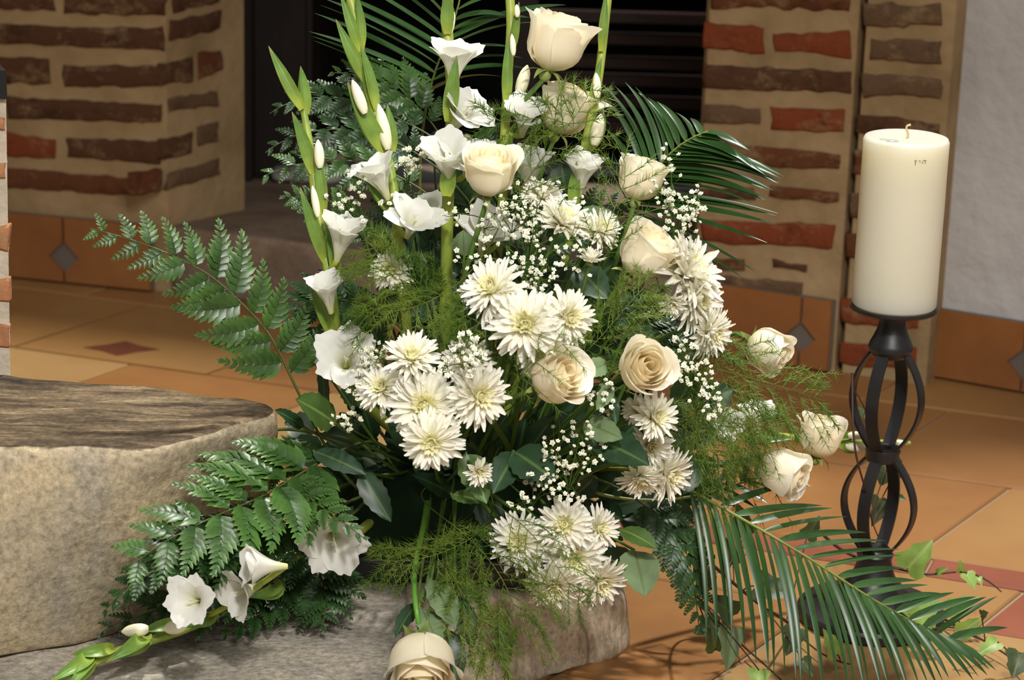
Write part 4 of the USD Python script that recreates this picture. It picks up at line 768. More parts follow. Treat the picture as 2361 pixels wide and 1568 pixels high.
gladiolus('slender white gladiolus rising between the highest rose and the open-flowered stem', [(1160, -180, 2.17), (1168, -100, 2.17), (1174, -25, 2.17), (1178, 60, 2.17), (1172, 150, 2.165), (1168, 235, 2.16), (1162, 340, 2.16), (1160, 420, 2.17)], 11,
    [([(1172, -30, 2.16), (1160, -90, 2.155), (1150, -150, 2.155)], 22), ([(1164, -120, 2.165), (1164, -170, 2.16), (1158, -230, 2.16)], 18), ([(1182, 115, 2.16), (1190, 60, 2.155), (1197, 4, 2.155)], 20, (0.3, 0.2, 1)), ([(1168, 242, 2.155), (1170, 160, 2.15), (1172, 78, 2.15)], 28)],
    [(1184, 128, 1180, 78, 15, 2.148), (1193, 40, 1191, 10, 14, 2.15), (1196, 220, 1216, 150, 30, 2.16)],
    [(1203, 315, 2.155, (0.10, 0.75, 0.6), 112, 0.55), (1222, 448, 2.13, (-0.05, 0.88, 0.45), 128, 0.45), (1108, 588, 2.15, (0.25, 0.75, 0.55), 135, 0.65), (1000, 520, 2.16, (-0.2, 0.7, 0.6), 90, 0.6)], seed=4)
gladiolus('rightmost upright white gladiolus, leaning beside the highest rose', [(1424, -180, 2.17), (1415, -100, 2.17), (1404, -25, 2.17), (1392, 80, 2.17), (1380, 180, 2.165), (1368, 250, 2.16), (1350, 330, 2.15), (1332, 430, 2.14), (1325, 490, 2.15)], 10,
    [([(1404, -20, 2.16), (1400, -80, 2.155), (1402, -140, 2.155)], 22), ([(1418, -120, 2.165), (1430, -170, 2.16), (1434, -230, 2.16)], 18), ([(1386, 118, 2.16), (1392, 50, 2.155), (1397, -20, 2.155)], 24), ([(1368, 258, 2.155), (1374, 190, 2.15), (1388, 130, 2.15)], 24), ([(1360, 345, 2.14), (1385, 300, 2.135), (1392, 255, 2.135)], 26, (0.3, 0.2, 1)), ([(1322, 480, 2.12), (1324, 430, 2.115), (1330, 372, 2.11)], 32)],
    [(1378, 225, 1374, 168, 20, 2.148), (1370, 335, 1386, 262, 30, 2.13)],
    [(1334, 452, 2.125, (0.14, 0.9, 0.4), 120, 0.40)], seed=5)
zz = 0.112
G = lambda x, y, z=zz: (x, y, DZ(x, y, z))
gladiolus('white gladiolus lying on the grey stone slab, tip at the lower left corner', [G(90, 1592, .098), G(230, 1520, .104), G(330, 1482, .108), G(420, 1452, .112), G(500, 1415, .116), G(580, 1372, .12), G(650, 1318, .128), G(740, 1268, .135), G(830, 1225, .14)], 11,
    [([G(262, 1494, .112), G(215, 1502, .116), G(162, 1509, .112)], 34), ([G(338, 1466, .116), G(292, 1498, .12), G(244, 1527, .112)], 42), ([G(208, 1515, .108), G(160, 1545, .112), G(112, 1572, .106)], 40), ([G(215, 1520, .105), G(180, 1560, .108), G(150, 1600, .102)], 34),
     ([G(402, 1440, .118), G(365, 1445, .124), G(322, 1456, .12)], 34), ([G(485, 1410, .124), G(450, 1432, .13), G(405, 1447, .126)], 38), ([G(630, 1340, .13), G(600, 1370, .138), G(560, 1375, .138)], 36)],
    [(342, 1450, 280, 1457, 32, DZ(310, 1452, .128)), (428, 1440, 376, 1452, 34, DZ(400, 1445, .134))],
    [(466, 1386, DZ(460, 1386, .175), (-0.36, 0.12, 0.90), 100, 0.80), (600, 1350, DZ(590, 1350, .175), (-0.72, -0.22, 0.66), 112, 0.55), (662, 1306, DZ(655, 1306, .21), (-0.93, 0.05, 0.36), 122, 0.32), (768, 1218, DZ(772, 1222, .19), (0.10, -0.45, 0.85), 122, 0.85)],
    group='lying gladioli', seed=6)
gladiolus('white gladiolus laid out to the right behind the candlestick', [(2098, 1022, 2.44), (2010, 1020, 2.43), (1900, 1014, 2.42), (1780, 1006, 2.40), (1660, 1006, 2.37)], 10,
    [([(2040, 1020, 2.43), (2070, 1020, 2.43), (2096, 1023, 2.43)], 22), ([(1935, 1022, 2.41), (1965, 1030, 2.4), (2000, 1030, 2.4)], 30), ([(1920, 1010, 2.41), (1960, 1004, 2.4), (1995, 1004, 2.4)], 24), ([(1700, 1004, 2.38), (1760, 1008, 2.37), (1830, 1010, 2.37)], 34)],
    [(1950, 1030, 2012, 1034, 22, 2.398), (1955, 1004, 2004, 1005, 20, 2.395), (2060, 1020, 2090, 1022, 14, 2.428)],
    [(1745, 1000, 2.37, (0.05, 0.9, 0.4), 88, 0.55), (1690, 1000, 2.36, (-0.2, 0.5, 0.8), 70, 0.7)], group='lying gladioli', seed=7)

# ---- chrysanthemums: centre, radius in pixels, facing, label, cup
MU = [
    (1135, 668, 74, (-0.45, 0.45, 0.75), 'shaggy white chrysanthemum farthest left of the central three', 0.05, 1.99),
    (1212, 748, 82, (-0.15, 0.12, 0.98), 'largest white chrysanthemum in the centre of the arrangement', 0.12, 1.97),
    (1308, 732, 66, (0.55, -0.10, 0.83), 'white chrysanthemum right of the largest central bloom', 0.10, 1.98),
    (1245, 822, 52, (-0.2, 0.2, 0.95), 'cream chrysanthemum peeping out behind the middle rose', 0.1, 2.01),
    (950, 822, 62, (0.05, 0.62, 0.78), 'white chrysanthemum, topmost of the lower left cluster', 0.28, 1.99),
    (1078, 836, 56, (0.0, 0.25, 0.95), "white chrysanthemum dotted over with baby's breath", 0.05, 2.0),
    (1105, 912, 72, (0.45, -0.05, 0.88), 'white chrysanthemum turned right, in the lower left cluster', 0.12, 1.98),
    (880, 895, 56, (-0.30, 0.40, 0.85), 'white chrysanthemum farthest left in the lower left cluster', 0.15, 2.02),
    (980, 936, 82, (-0.05, 0.10, 0.98), 'broad cream chrysanthemum in the middle of the lower left cluster', 0.0, 1.985),
    (994, 1018, 68, (0.05, -0.18, 0.97), 'cream chrysanthemum lowest in the lower left cluster', 0.0, 1.97),
    (1250, 448, 50, (0.1, 0.8, 0.55), 'white chrysanthemum under the asparagus fern, top of the upper row', 0.3, 2.1),
    (1302, 506, 70, (0.42, 0.72, 0.5), 'white chrysanthemum seen from the side in the upper row', 0.34, 2.05),
    (1386, 528, 50, (0.5, 0.55, 0.66), 'small white chrysanthemum beside the large right-hand rose', 0.22, 2.05),
    (1362, 592, 34, (0.15, 0.92, 0.35), 'half-open chrysanthemum bud below the upper row', 0.62, 2.04),
    (1592, 626, 92, (0.72, 0.42, 0.52), 'large white chrysanthemum right of the large rose', 0.24, 2.08),
    (1606, 690, 72, (0.75, -0.05, 0.62), 'white chrysanthemum tucked under the large right-hand bloom', 0.2, 2.08),
    (1640, 768, 64, (0.80, -0.30, 0.50), 'white chrysanthemum lowest in the right-hand row, petals spread', 0.2, 2.08),
    (1552, 700, 34, (0.2, -0.6, 0.75), 'small pale chrysanthemum bud under the right-hand row', 0.5, 2.06),
    (1512, 962, 56, (0.62, 0.10, 0.76), 'white chrysanthemum directly under the spiral-hearted rose', 0.24, 2.03),
    (1468, 945, 34, (-0.3, 0.0, 0.95), 'small pale chrysanthemum left of the bloom under the spiral-hearted rose', 0.4, 2.04),
    (1500, 1030, 52, (0.3, -0.2, 0.92), 'white chrysanthemum above the dark pointed leaf', 0.25, 2.06),
    (1478, 1108, 52, (0.10, -0.85, 0.50), 'white chrysanthemum with long drooping petals at the lower right', 0.30, 2.05),
    (1540, 1095, 66, (0.72, -0.30, 0.60), 'white chrysanthemum on the outer edge at the lower right', 0.2, 2.07),
    (1196, 1250, 64, (-0.15, 0.10, 0.98), 'cream chrysanthemum covered by asparagus, left of the bottom cluster', 0.0, 2.06),
    (1302, 1212, 62, (-0.05, 0.25, 0.96), 'cream chrysanthemum facing out at the top of the bottom cluster', 0.0, 2.05),
    (1380, 1218, 52, (0.62, 0.05, 0.78), 'cream chrysanthemum right of the top bloom in the bottom cluster', 0.18, 2.07),
    (1322, 1288, 74, (0.12, -0.15, 0.97), 'broad cream chrysanthemum in the middle of the bottom cluster', 0.0, 2.06),
    (1278, 1352, 62, (0.0, -0.62, 0.78), 'cream chrysanthemum hanging lowest over the stone step', 0.12, 2.05),
    (1385, 1342, 62, (0.45, -0.50, 0.72), 'cream chrysanthemum at the right end of the bottom cluster', 0.22, 2.06),
    (1106, 1088, 34, (0.35, -0.30, 0.88), 'small half-open cream chrysanthemum on a yellow-green leaf', 0.35, 2.02),
    (902, 622, 46, (-0.1, 0.3, 0.93), 'white chrysanthemum blurred behind asparagus fern at the left', 0.1, 2.14),
]
for i, (x, y, r_, ax, lb, cp, D_) in enumerate(MU):
    mum(x, y, r_, ax, lb, cp, D=D_, seed=i, dens=(0.7 if r_ < 40 else 1.0), spidery=(1.25 if r_ < 40 else 1.0))

# ---- ferns
fern('large leather fern frond reaching left over the tiled floor', [(735, 1000, 2.12), (700, 930, 2.11), (662, 850, 2.10), (618, 768, 2.09), (560, 702, 2.08), (490, 640, 2.07), (400, 590, 2.06), (300, 552, 2.06), (208, 527, 2.06)], (-0.05, 0.30, 0.95), 11, 150, 'fern fronds', 1, wide=0.92,
    prof=[(0, 0.6), (0.25, 0.95), (0.5, 1.0), (0.8, 0.62), (1, 0.25)], foot_to=FT + [-0.06, 0, 0], u0=0.2, droop=0.04, alpha=74)
fern('broad fern frond drooping over the corner of the tall stone block', [(775, 1045, 2.12), (680, 1100, 2.07), (600, 1146, 2.03), (520, 1180, 1.995), (430, 1222, 1.975), (360, 1262, 1.965), (305, 1305, 1.96)], (0.1, 0.45, 0.9), 9, 205, 'fern fronds', 2,
    prof=[(0, 0.85), (0.3, 1.0), (0.6, 0.8), (1, 0.35)], foot_to=FT + [-0.07, 0, 0], u0=0.06, droop=0.10, alpha=70, density=1.25)
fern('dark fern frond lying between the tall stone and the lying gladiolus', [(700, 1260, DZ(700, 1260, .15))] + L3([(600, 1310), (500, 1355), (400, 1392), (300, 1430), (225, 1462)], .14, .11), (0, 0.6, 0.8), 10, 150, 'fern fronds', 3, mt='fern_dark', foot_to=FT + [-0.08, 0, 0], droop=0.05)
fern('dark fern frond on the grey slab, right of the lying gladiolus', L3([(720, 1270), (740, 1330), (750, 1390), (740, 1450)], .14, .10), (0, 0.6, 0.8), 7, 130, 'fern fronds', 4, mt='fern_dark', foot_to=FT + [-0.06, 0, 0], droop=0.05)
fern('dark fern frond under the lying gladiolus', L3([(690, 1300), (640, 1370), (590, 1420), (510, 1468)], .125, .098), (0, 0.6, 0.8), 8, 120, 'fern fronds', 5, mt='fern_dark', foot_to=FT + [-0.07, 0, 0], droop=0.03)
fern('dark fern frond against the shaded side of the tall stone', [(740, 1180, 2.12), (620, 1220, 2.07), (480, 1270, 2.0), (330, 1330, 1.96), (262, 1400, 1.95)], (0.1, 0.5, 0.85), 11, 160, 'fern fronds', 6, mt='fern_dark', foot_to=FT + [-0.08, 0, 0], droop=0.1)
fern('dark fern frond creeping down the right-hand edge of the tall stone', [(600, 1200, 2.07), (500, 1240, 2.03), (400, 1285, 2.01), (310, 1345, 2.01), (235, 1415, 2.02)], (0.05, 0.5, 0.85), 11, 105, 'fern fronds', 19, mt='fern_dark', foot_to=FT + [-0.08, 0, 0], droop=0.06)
fern('fern frond whose tip covers the lowest white gladiolus flower', [(640, 1085, 2.09), (700, 1140, 2.06), (770, 1190, 2.035), (846, 1247, 2.03)], (0, 0.4, 0.9), 9, 85, 'fern fronds', 7, foot_to=FT + [-0.08, 0, 0.02], droop=0.05)
fern('fern frond lowest at the upper left, in front of the pale stone', [(960, 430, 2.2), (860, 385, 2.2), (740, 372, 2.19), (606, 408, 2.18)], (0, 0.35, 0.9), 8, 95, 'fern fronds', 8, foot_to=FT + [-0.03, 0.01, 0], prof=[(0, .8), (.3, 1), (.7, .75), (1, .2)])
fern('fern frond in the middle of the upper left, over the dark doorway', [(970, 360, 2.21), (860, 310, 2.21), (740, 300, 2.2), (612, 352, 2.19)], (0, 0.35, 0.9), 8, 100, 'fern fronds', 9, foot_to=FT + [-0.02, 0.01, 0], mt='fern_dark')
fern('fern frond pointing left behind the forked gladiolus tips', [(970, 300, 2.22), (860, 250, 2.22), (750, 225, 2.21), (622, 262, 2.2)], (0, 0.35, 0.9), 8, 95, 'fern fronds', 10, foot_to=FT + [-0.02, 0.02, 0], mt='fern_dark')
fern('highest fern frond at the upper left, under the palm', [(1000, 290, 2.23), (930, 220, 2.23), (850, 180, 2.22), (760, 168, 2.21)], (0, 0.35, 0.9), 8, 100, 'fern fronds', 11, foot_to=FT + [-0.01, 0.02, 0])
fern('small fern frond behind the white gladiolus buds at the left', [(850, 560, 2.16), (780, 500, 2.15), (715, 465, 2.14), (645, 452, 2.14)], (0, 0.3, 0.95), 8, 80, 'fern fronds', 12, foot_to=FT + [-0.04, 0.01, 0])
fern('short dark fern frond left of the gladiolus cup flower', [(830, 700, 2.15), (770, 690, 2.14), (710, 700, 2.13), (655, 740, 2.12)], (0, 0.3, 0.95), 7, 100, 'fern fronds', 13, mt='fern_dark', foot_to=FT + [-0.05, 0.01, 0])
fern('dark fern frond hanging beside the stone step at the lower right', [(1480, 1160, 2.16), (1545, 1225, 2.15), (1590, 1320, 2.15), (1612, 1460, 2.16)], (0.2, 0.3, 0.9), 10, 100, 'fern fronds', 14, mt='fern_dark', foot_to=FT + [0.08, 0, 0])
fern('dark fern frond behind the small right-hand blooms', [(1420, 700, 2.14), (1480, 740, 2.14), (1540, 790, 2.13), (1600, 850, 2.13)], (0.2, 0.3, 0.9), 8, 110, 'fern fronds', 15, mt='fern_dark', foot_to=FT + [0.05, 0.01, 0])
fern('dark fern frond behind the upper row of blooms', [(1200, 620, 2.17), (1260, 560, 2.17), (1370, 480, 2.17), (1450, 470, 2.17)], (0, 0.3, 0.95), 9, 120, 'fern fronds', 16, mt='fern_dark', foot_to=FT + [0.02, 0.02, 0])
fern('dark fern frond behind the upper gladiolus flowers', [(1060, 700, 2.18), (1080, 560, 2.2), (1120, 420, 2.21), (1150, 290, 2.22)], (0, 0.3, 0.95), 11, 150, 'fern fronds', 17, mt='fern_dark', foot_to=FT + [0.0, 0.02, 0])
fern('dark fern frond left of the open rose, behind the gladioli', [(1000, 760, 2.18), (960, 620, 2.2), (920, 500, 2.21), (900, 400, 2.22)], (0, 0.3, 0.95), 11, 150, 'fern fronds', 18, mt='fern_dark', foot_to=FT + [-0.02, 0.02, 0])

# ---- palms
palm('palm frond fanning out of the top edge behind the gladioli', [(985, 235, 2.26), (1005, 160, 2.25), (1035, 80, 2.24), (1065, -30, 2.23)], [
    (11, 0.0, 0.8, [(722, 95, 2.2), (718, 78, 2.2), (738, 8, 2.2), (760, -30, 2.2), (860, -80, 2.2), (960, -120, 2.2)], (0.2, 0.9, 0.3, 0.05), 0.95),
    (9, 0.05, 0.85, [(1150, 190, 2.2), (1215, 150, 2.2), (1170, 100, 2.19), (1318, 5, 2.2), (1165, 58, 2.19), (1240, -40, 2.2)], (0.0, 0.9, 0.3, 0.14), 1.0)], 1, foot_to=FT + [-0.02, 0.03, 0], wpx=21)
palm('glossy palm frond arching right in front of the brick pier', [(1425, 500, 2.18), (1490, 415, 2.17), (1555, 345, 2.16), (1632, 303, 2.15)], [
    (11, 0.25, 0.98, [(1392, 330, 2.2), (1385, 190, 2.2), (1440, 195, 2.2), (1480, 213, 2.19), (1530, 240, 2.18), (1598, 285, 2.16)], (0.75, 0.55, 0.3, 0.16), 0.8),
    (15, 0.98, 0.3, [(1700, 310, 2.13), (1745, 392, 2.12), (1806, 404, 2.12), (1800, 425, 2.12), (1772, 452, 2.12), (1735, 470, 2.12)], (0.2, 0.85, 0.3, 0.13), 1.25),
    (6, 0.25, 0.0, [(1798, 482, 2.12), (1792, 500, 2.12), (1785, 515, 2.12), (1772, 570, 2.12), (1740, 636, 2.12), (1700, 640, 2.12)], (0.1, 0.9, 0.3, 0.06), 1.1)], 2, foot_to=FT + [0.06, 0.02, 0], wpx=20)
palm('long palm frond sweeping down to the lower right corner in front of the candlestick', [(1585, 1128, 2.16), (1720, 1202, 2.13), (1850, 1278, 2.12), (1990, 1368, 2.12), (2110, 1436, 2.13), (2215, 1482, 2.15)], [
    (34, 0.0, 0.98, [(1625, 1480, 2.13), (1680, 1475, 2.11), (1760, 1535, 2.09), (1800, 1560, 2.08), (1870, 1585, 2.07), (1950, 1600, 2.07), (2010, 1600, 2.08), (2085, 1600, 2.09), (2150, 1585, 2.1), (2200, 1570, 2.11), (2268, 1552, 2.13), (2295, 1538, 2.15)], (0.55, 0.35, 0.6, 0.10), 0.88),
    (17, 0.10, 0.98, [(1800, 1090, 2.18), (1890, 1172, 2.17), (1930, 1176, 2.17), (2010, 1225, 2.17), (2065, 1264, 2.16), (2085, 1284, 2.16), (2100, 1325, 2.16), (2160, 1362, 2.16), (2200, 1372, 2.16), (2260, 1376, 2.17), (2292, 1376, 2.17), (2338, 1490, 2.17)], (0.3, 0.7, 0.4, 0.07), 1.15)], 3, foot_to=FT + [0.09, 0, -0.01], wpx=17)
palm('short dark palm frond under the low cream rose', [(1560, 1150, 2.22), (1640, 1135, 2.22), (1720, 1110, 2.21), (1800, 1090, 2.21)], [
    (7, 0.1, 1.0, [(1640, 1190, 2.2), (1740, 1170, 2.2), (1820, 1140, 2.2), (1880, 1110, 2.2)], (0.2, 0.6, 0.3, 0.06), 1.0),
    (6, 0.1, 1.0, [(1640, 1080, 2.22), (1720, 1060, 2.22), (1790, 1050, 2.22)], (0.2, 0.6, 0.3, 0.06), 0.9)], 4, foot_to=FT + [0.09, 0.01, 0], wpx=16)

# ---- asparagus fern
AS = [
    ('asparagus fern veiling the second rose and the gladiolus beside it', [(1180, 470, 2.1), (1240, 380, 2.09), (1310, 290, 2.08), (1370, 195, 2.09)], 16, 115, (0, 0.3, 1), 0.1, 40),
    ('asparagus fern drooping left of the highest rose', [(1330, 300, 2.08), (1260, 270, 2.08), (1190, 280, 2.09), (1110, 260, 2.09)], 13, 100, (0, 0.3, 1), 0.3, 34),
    ('soft yellow-green asparagus fern at the left of the arrangement', [(1010, 700, 2.07), (950, 640, 2.05), (890, 600, 2.04), (850, 560, 2.05)], 20, 130, (0, 0.4, 1), 0.35, 60),
    ('asparagus fern tuft above the lower left chrysanthemums', [(1060, 650, 2.06), (1000, 690, 2.04), (930, 715, 2.03), (820, 690, 2.04)], 20, 120, (0, 0.4, 1), 0.55, 60),
    ('asparagus fern between the two central rows of chrysanthemums', [(1220, 850, 2.02), (1150, 780, 2.0), (1080, 730, 1.99), (1020, 720, 2.0)], 18, 95, (0, 0.4, 1), 0.3, 44),
    ('asparagus fern between the spiral-hearted rose and the large rose', [(1330, 830, 2.04), (1400, 760, 2.03), (1450, 700, 2.03), (1500, 650, 2.04)], 20, 110, (0, 0.4, 1), 0.2, 50),
    ('asparagus fern spray reaching right over the pink-brown floor tiles', [(1560, 830, 2.12), (1650, 850, 2.1), (1760, 880, 2.1), (1900, 925, 2.14)], 22, 150, (0, 0.4, 1), 0.2, 40),
    ('asparagus fern trailing down beside the lowest right-hand bloom', [(1590, 740, 2.11), (1650, 830, 2.09), (1690, 930, 2.08), (1720, 1060, 2.09)], 26, 130, (0, 0.4, 1), 0.5, 50),
    ('asparagus fern tangled over the low cream rose stem', [(1540, 960, 2.2), (1620, 975, 2.2), (1700, 985, 2.21), (1820, 965, 2.22)], 22, 150, (0, 0.4, 1), 0.6, 46),
    ('asparagus fern hanging over the front edge of the stones', [(1030, 1200, 2.1), (1100, 1260, 2.06), (1160, 1340, 2.03), (1200, 1470, 2.02)], 26, 150, (0, 0.5, 1), 0.5, 52),
    ('asparagus fern spreading left of the hanging rose stem', [(1100, 1230, 2.08), (1030, 1270, 2.05), (960, 1290, 2.04), (870, 1290, 2.04)], 20, 110, (0, 0.5, 1), 0.4, 44),
    ('thick asparagus tuft falling beside the hanging rose', [(1040, 1320, 2.05), (1080, 1390, 2.02), (1120, 1450, 2.01), (1140, 1530, 2.01)], 18, 85, (0, 0.5, 1), 0.5, 70),
    ('thin asparagus fern over the bottom cluster of chrysanthemums', [(1180, 1190, 2.03), (1250, 1260, 2.0), (1300, 1330, 1.99), (1350, 1400, 2.0)], 14, 100, (0, 0.5, 1), 0.3, 26),
    ('thin asparagus fern in front of the upper right rose', [(1380, 620, 2.05), (1400, 520, 2.04), (1440, 420, 2.05), (1420, 330, 2.06)], 12, 110, (0, 0.4, 1), 0.1, 24),
    ('dense green asparagus fern filling the gap behind the outermost lower right bloom', [(1500, 930, 2.17), (1570, 980, 2.16), (1640, 1040, 2.15), (1700, 1110, 2.15)], 24, 120, (0, 0.4, 1), 0.4, 54),
    ('asparagus wisps across the middle rose', [(1180, 900, 2.0), (1230, 840, 1.96), (1280, 800, 1.95), (1340, 800, 1.96)], 9, 90, (0, 0.4, 1), 0.4, 18)]
for i, (lb, stm, nb, bl, fc_, dr_, npb) in enumerate(AS):
    feather(lb, stm, int(nb * 1.35), bl, i, fc_, dr_, foot_to=foam_pt(stm[0][0]), npb=int(npb * 1.25))

# ---- baby's breath
GY = [
    ("baby's breath left of the trumpet-shaped gladiolus flower", 830, 465, 70, 55, 46, -0.0, 0.0, 2.1),
    ("baby's breath behind the second gladiolus", 940, 400, 60, 60, 34, 0.0, 0.4, 2.12),
    ("densest baby's breath cloud in the centre, above the largest bloom", 1215, 570, 130, 105, 130, 0, 0.5, 2.03),
    ("baby's breath beside the open rose on its bare stem", 1180, 490, 100, 70, 50, 0, 0.3, 2.07),
    ("baby's breath on the right edge below the palm", 1555, 480, 62, 90, 95, 0, 0.2, 2.09),
    ("baby's breath between the spiral-hearted rose and the brick pier", 1605, 880, 60, 110, 60, 0, -0.2, 2.06),
    ("loose baby's breath hanging over the dark leaves low in the centre", 1310, 1060, 70, 110, 60, 0, 0, 2.03),
    ("baby's breath left of the lower left cluster", 805, 935, 70, 75, 38, 0, 0, 2.05),
    ("baby's breath between the topmost lower left bloom and the gladiolus", 865, 815, 50, 70, 34, 0, 0.2, 2.05),
    ("baby's breath lying over a white bloom beside the lower left cluster", 1080, 820, 55, 50, 44, 0, 0, 1.965),
    ("baby's breath low in the centre above the bottom cluster", 1230, 1130, 80, 50, 30, 0, 0.2, 2.04),
    ("baby's breath under the middle rose", 1375, 920, 50, 55, 26, 0, 0.5, 2.03)]
for i, (lb, cx_, cy_, rx_, ry_, n_, of_, tl_, Dg) in enumerate(GY):
    gypsophila(lb, cx_, cy_, rx_, ry_, int(n_ * 1.4), i, Dg - Df(cx_, cy_), tl_)

# ---- single broad leaves
def leaf(label, bx, by, tx, ty, w, D0, D1, mt, facing=(0, 0.35, 1), bend=0.12, fold=0.18, foot_=None, teeth=True, group='broad leaves of the arrangement'):
    t = thing('broad_leaf', label, 'leaf', group, loc=P(bx, by, D0)); leaf_blade(t, bx, by, tx, ty, w, D0, D1, mt, facing, bend, fold, 'leaf_blade', teeth)
    e = foam_pt(bx) if foot_ is None else P(*foot_); b = P(bx, by, D0)
    obj(t, 'stalk', tube(spath([b, b * 0.6 + e * 0.4 - Z * 0.004, e], 9), 0.0013, 6), 'green_stem', True)
LV = [
    ('pale green pointed leaf hanging off the end of the stone step', 1462, 1268, 1487, 1376, 96, 2.09, 2.06, 'leaf_pale', (0.1, 0.3, 1)),
    ('light green leaf above the pale one at the end of the step', 1428, 1220, 1516, 1266, 52, 2.08, 2.06, 'leaf_mid', (0.1, 0.7, 0.8)),
    ('large dark green leaf left of the loose low gypsophila', 1184, 1040, 1280, 1108, 92, 2.05, 2.02, 'leaf_dark', (0, 0.3, 1)),
    ('dark leaf beneath the small half-open chrysanthemum', 1188, 1046, 1136, 1138, 74, 2.06, 2.03, 'leaf_dark', (0, 0.3, 1)),
    ('dark bluish pointed leaf in front of the white lower right blooms', 1368, 1012, 1498, 1074, 84, 2.05, 2.01, 'leaf_dark', (0, 0.5, 0.9)),
    ('pale grey-green leaf underside above the bluish pointed leaf', 1348, 975, 1436, 1012, 62, 2.04, 2.015, 'leaf_pale', (0, 0.2, 1)),
    ('grey-green triangular leaf between the two lower roses', 1400, 838, 1338, 866, 50, 2.03, 2.0, 'leaf_pale', (0, 0.2, 1)),
    ('narrow grey-green leaf under the spiral-hearted rose', 1412, 882, 1374, 946, 36, 2.03, 2.01, 'leaf_pale', (0.3, 0.2, 1)),
    ('narrow dark leaf under the spiral-hearted rose', 1408, 905, 1420, 980, 28, 2.04, 2.02, 'leaf_dark', (0.2, 0.2, 1)),
    ('rounded green leaf left of the lower left gypsophila', 772, 976, 682, 920, 84, 2.09, 2.05, 'leaf_mid', (0, 0.4, 0.9)),
    ('small curled dark leaf at the end of the tall stone', 700, 985, 634, 945, 36, 2.1, 2.07, 'leaf_dark', (0, 0.4, 0.9)),
    ('yellow-green leaf behind the small half-open chrysanthemum', 1075, 1045, 1122, 1162, 72, 2.06, 2.035, 'leaf_mid', (0, 0.3, 1)),
    ('second yellow-green leaf lower behind the small half-open chrysanthemum', 1040, 1140, 1120, 1160, 40, 2.07, 2.05, 'leaf_mid', (0, 0.6, 0.8)),
    ('grey-green leaf right of the hanging rose stem', 995, 1335, 1050, 1452, 66, 2.05, 2.01, 'leaf_pale', (0.2, 0.4, 0.9)),
    ('small dark leaf left of the hanging rose stem', 962, 1392, 912, 1468, 44, 2.06, 2.04, 'leaf_dark', (-0.3, 0.4, 0.9)),
    ('drooping leaf just above the hanging rose', 972, 1402, 1016, 1500, 56, 2.04, 2.0, 'leaf_pale', (0.1, 0.3, 1)),
    ('dark leaf falling along the front of the stone step', 1052, 1370, 1090, 1496, 56, 2.04, 2.02, 'leaf_dark', (0.3, 0.2, 1)),
    ('dark leaf behind the hanging rose at the lower edge', 1030, 1450, 1052, 1580, 66, 2.03, 2.02, 'leaf_dark', (0.3, 0.2, 1)),
    ('long dark leaf with a pale edge left of centre', 722, 1040, 846, 1096, 52, 2.1, 2.08, 'leaf_dark', (0, 0.5, 0.9)),
    ('long dark strap leaf hanging in the shaded left centre', 832, 1090, 902, 1204, 60, 2.09, 2.08, 'leaf_dark', (0, 0.3, 1)),
    ('rounded bluish leaf left of the bare rose stem', 1070, 590, 1068, 530, 56, 2.09, 2.08, 'leaf_pale', (0, 0.2, 1)),
    ('rounded pale green leaf behind the upper row of blooms', 1420, 545, 1345, 478, 70, 2.1, 2.09, 'leaf_pale', (0, 0.2, 1)),
    ('dark leaf beside the outermost lower right bloom', 1600, 1060, 1575, 1140, 60, 2.1, 2.09, 'leaf_dark', (0.3, 0.3, 1)),
    ('dark leaf at the left under the large fern stem', 690, 760, 760, 850, 80, 2.13, 2.12, 'leaf_dark', (0, 0.3, 1)),
    ('dark leaf under the half-open bud of the upper row', 1330, 620, 1400, 690, 80, 2.09, 2.07, 'leaf_dark', (0, 0.4, 0.9)),
    ('narrow upright dark leaf at the left edge of the arrangement', 752, 950, 738, 800, 26, 2.14, 2.13, 'leaf_dark', (0, 0.2, 1)),
]
for q in LV: leaf(*q)
# the dark leaves packed between the flowers
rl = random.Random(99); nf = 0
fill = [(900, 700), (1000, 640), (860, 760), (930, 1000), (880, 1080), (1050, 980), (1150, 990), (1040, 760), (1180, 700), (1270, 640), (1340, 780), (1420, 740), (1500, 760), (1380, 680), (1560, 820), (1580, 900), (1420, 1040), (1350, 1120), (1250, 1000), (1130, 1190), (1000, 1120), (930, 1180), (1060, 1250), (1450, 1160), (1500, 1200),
        (1400, 1180), (800, 1100), (860, 1240), (1200, 470), (1100, 620), (1000, 520), (1430, 560), (820, 900), (1560, 960), (1620, 1000), (1640, 920), (950, 1260), (1180, 1300), (1240, 1180), (1330, 990), (1600, 740), (780, 1160), (1540, 1150), (890, 560), (1300, 420), (1130, 320), (1010, 330), (920, 330), (700, 1040), (730, 1110), (770, 1050), (690, 985), (760, 1120), (800, 1010), (830, 1060), (850, 980), (1440, 1010), (1560, 1030), (1600, 1085), (1420, 1110), (1560, 1185), (1480, 1215), (1590, 1000), (1530, 1240), (1390, 1060), (1620, 1130)]
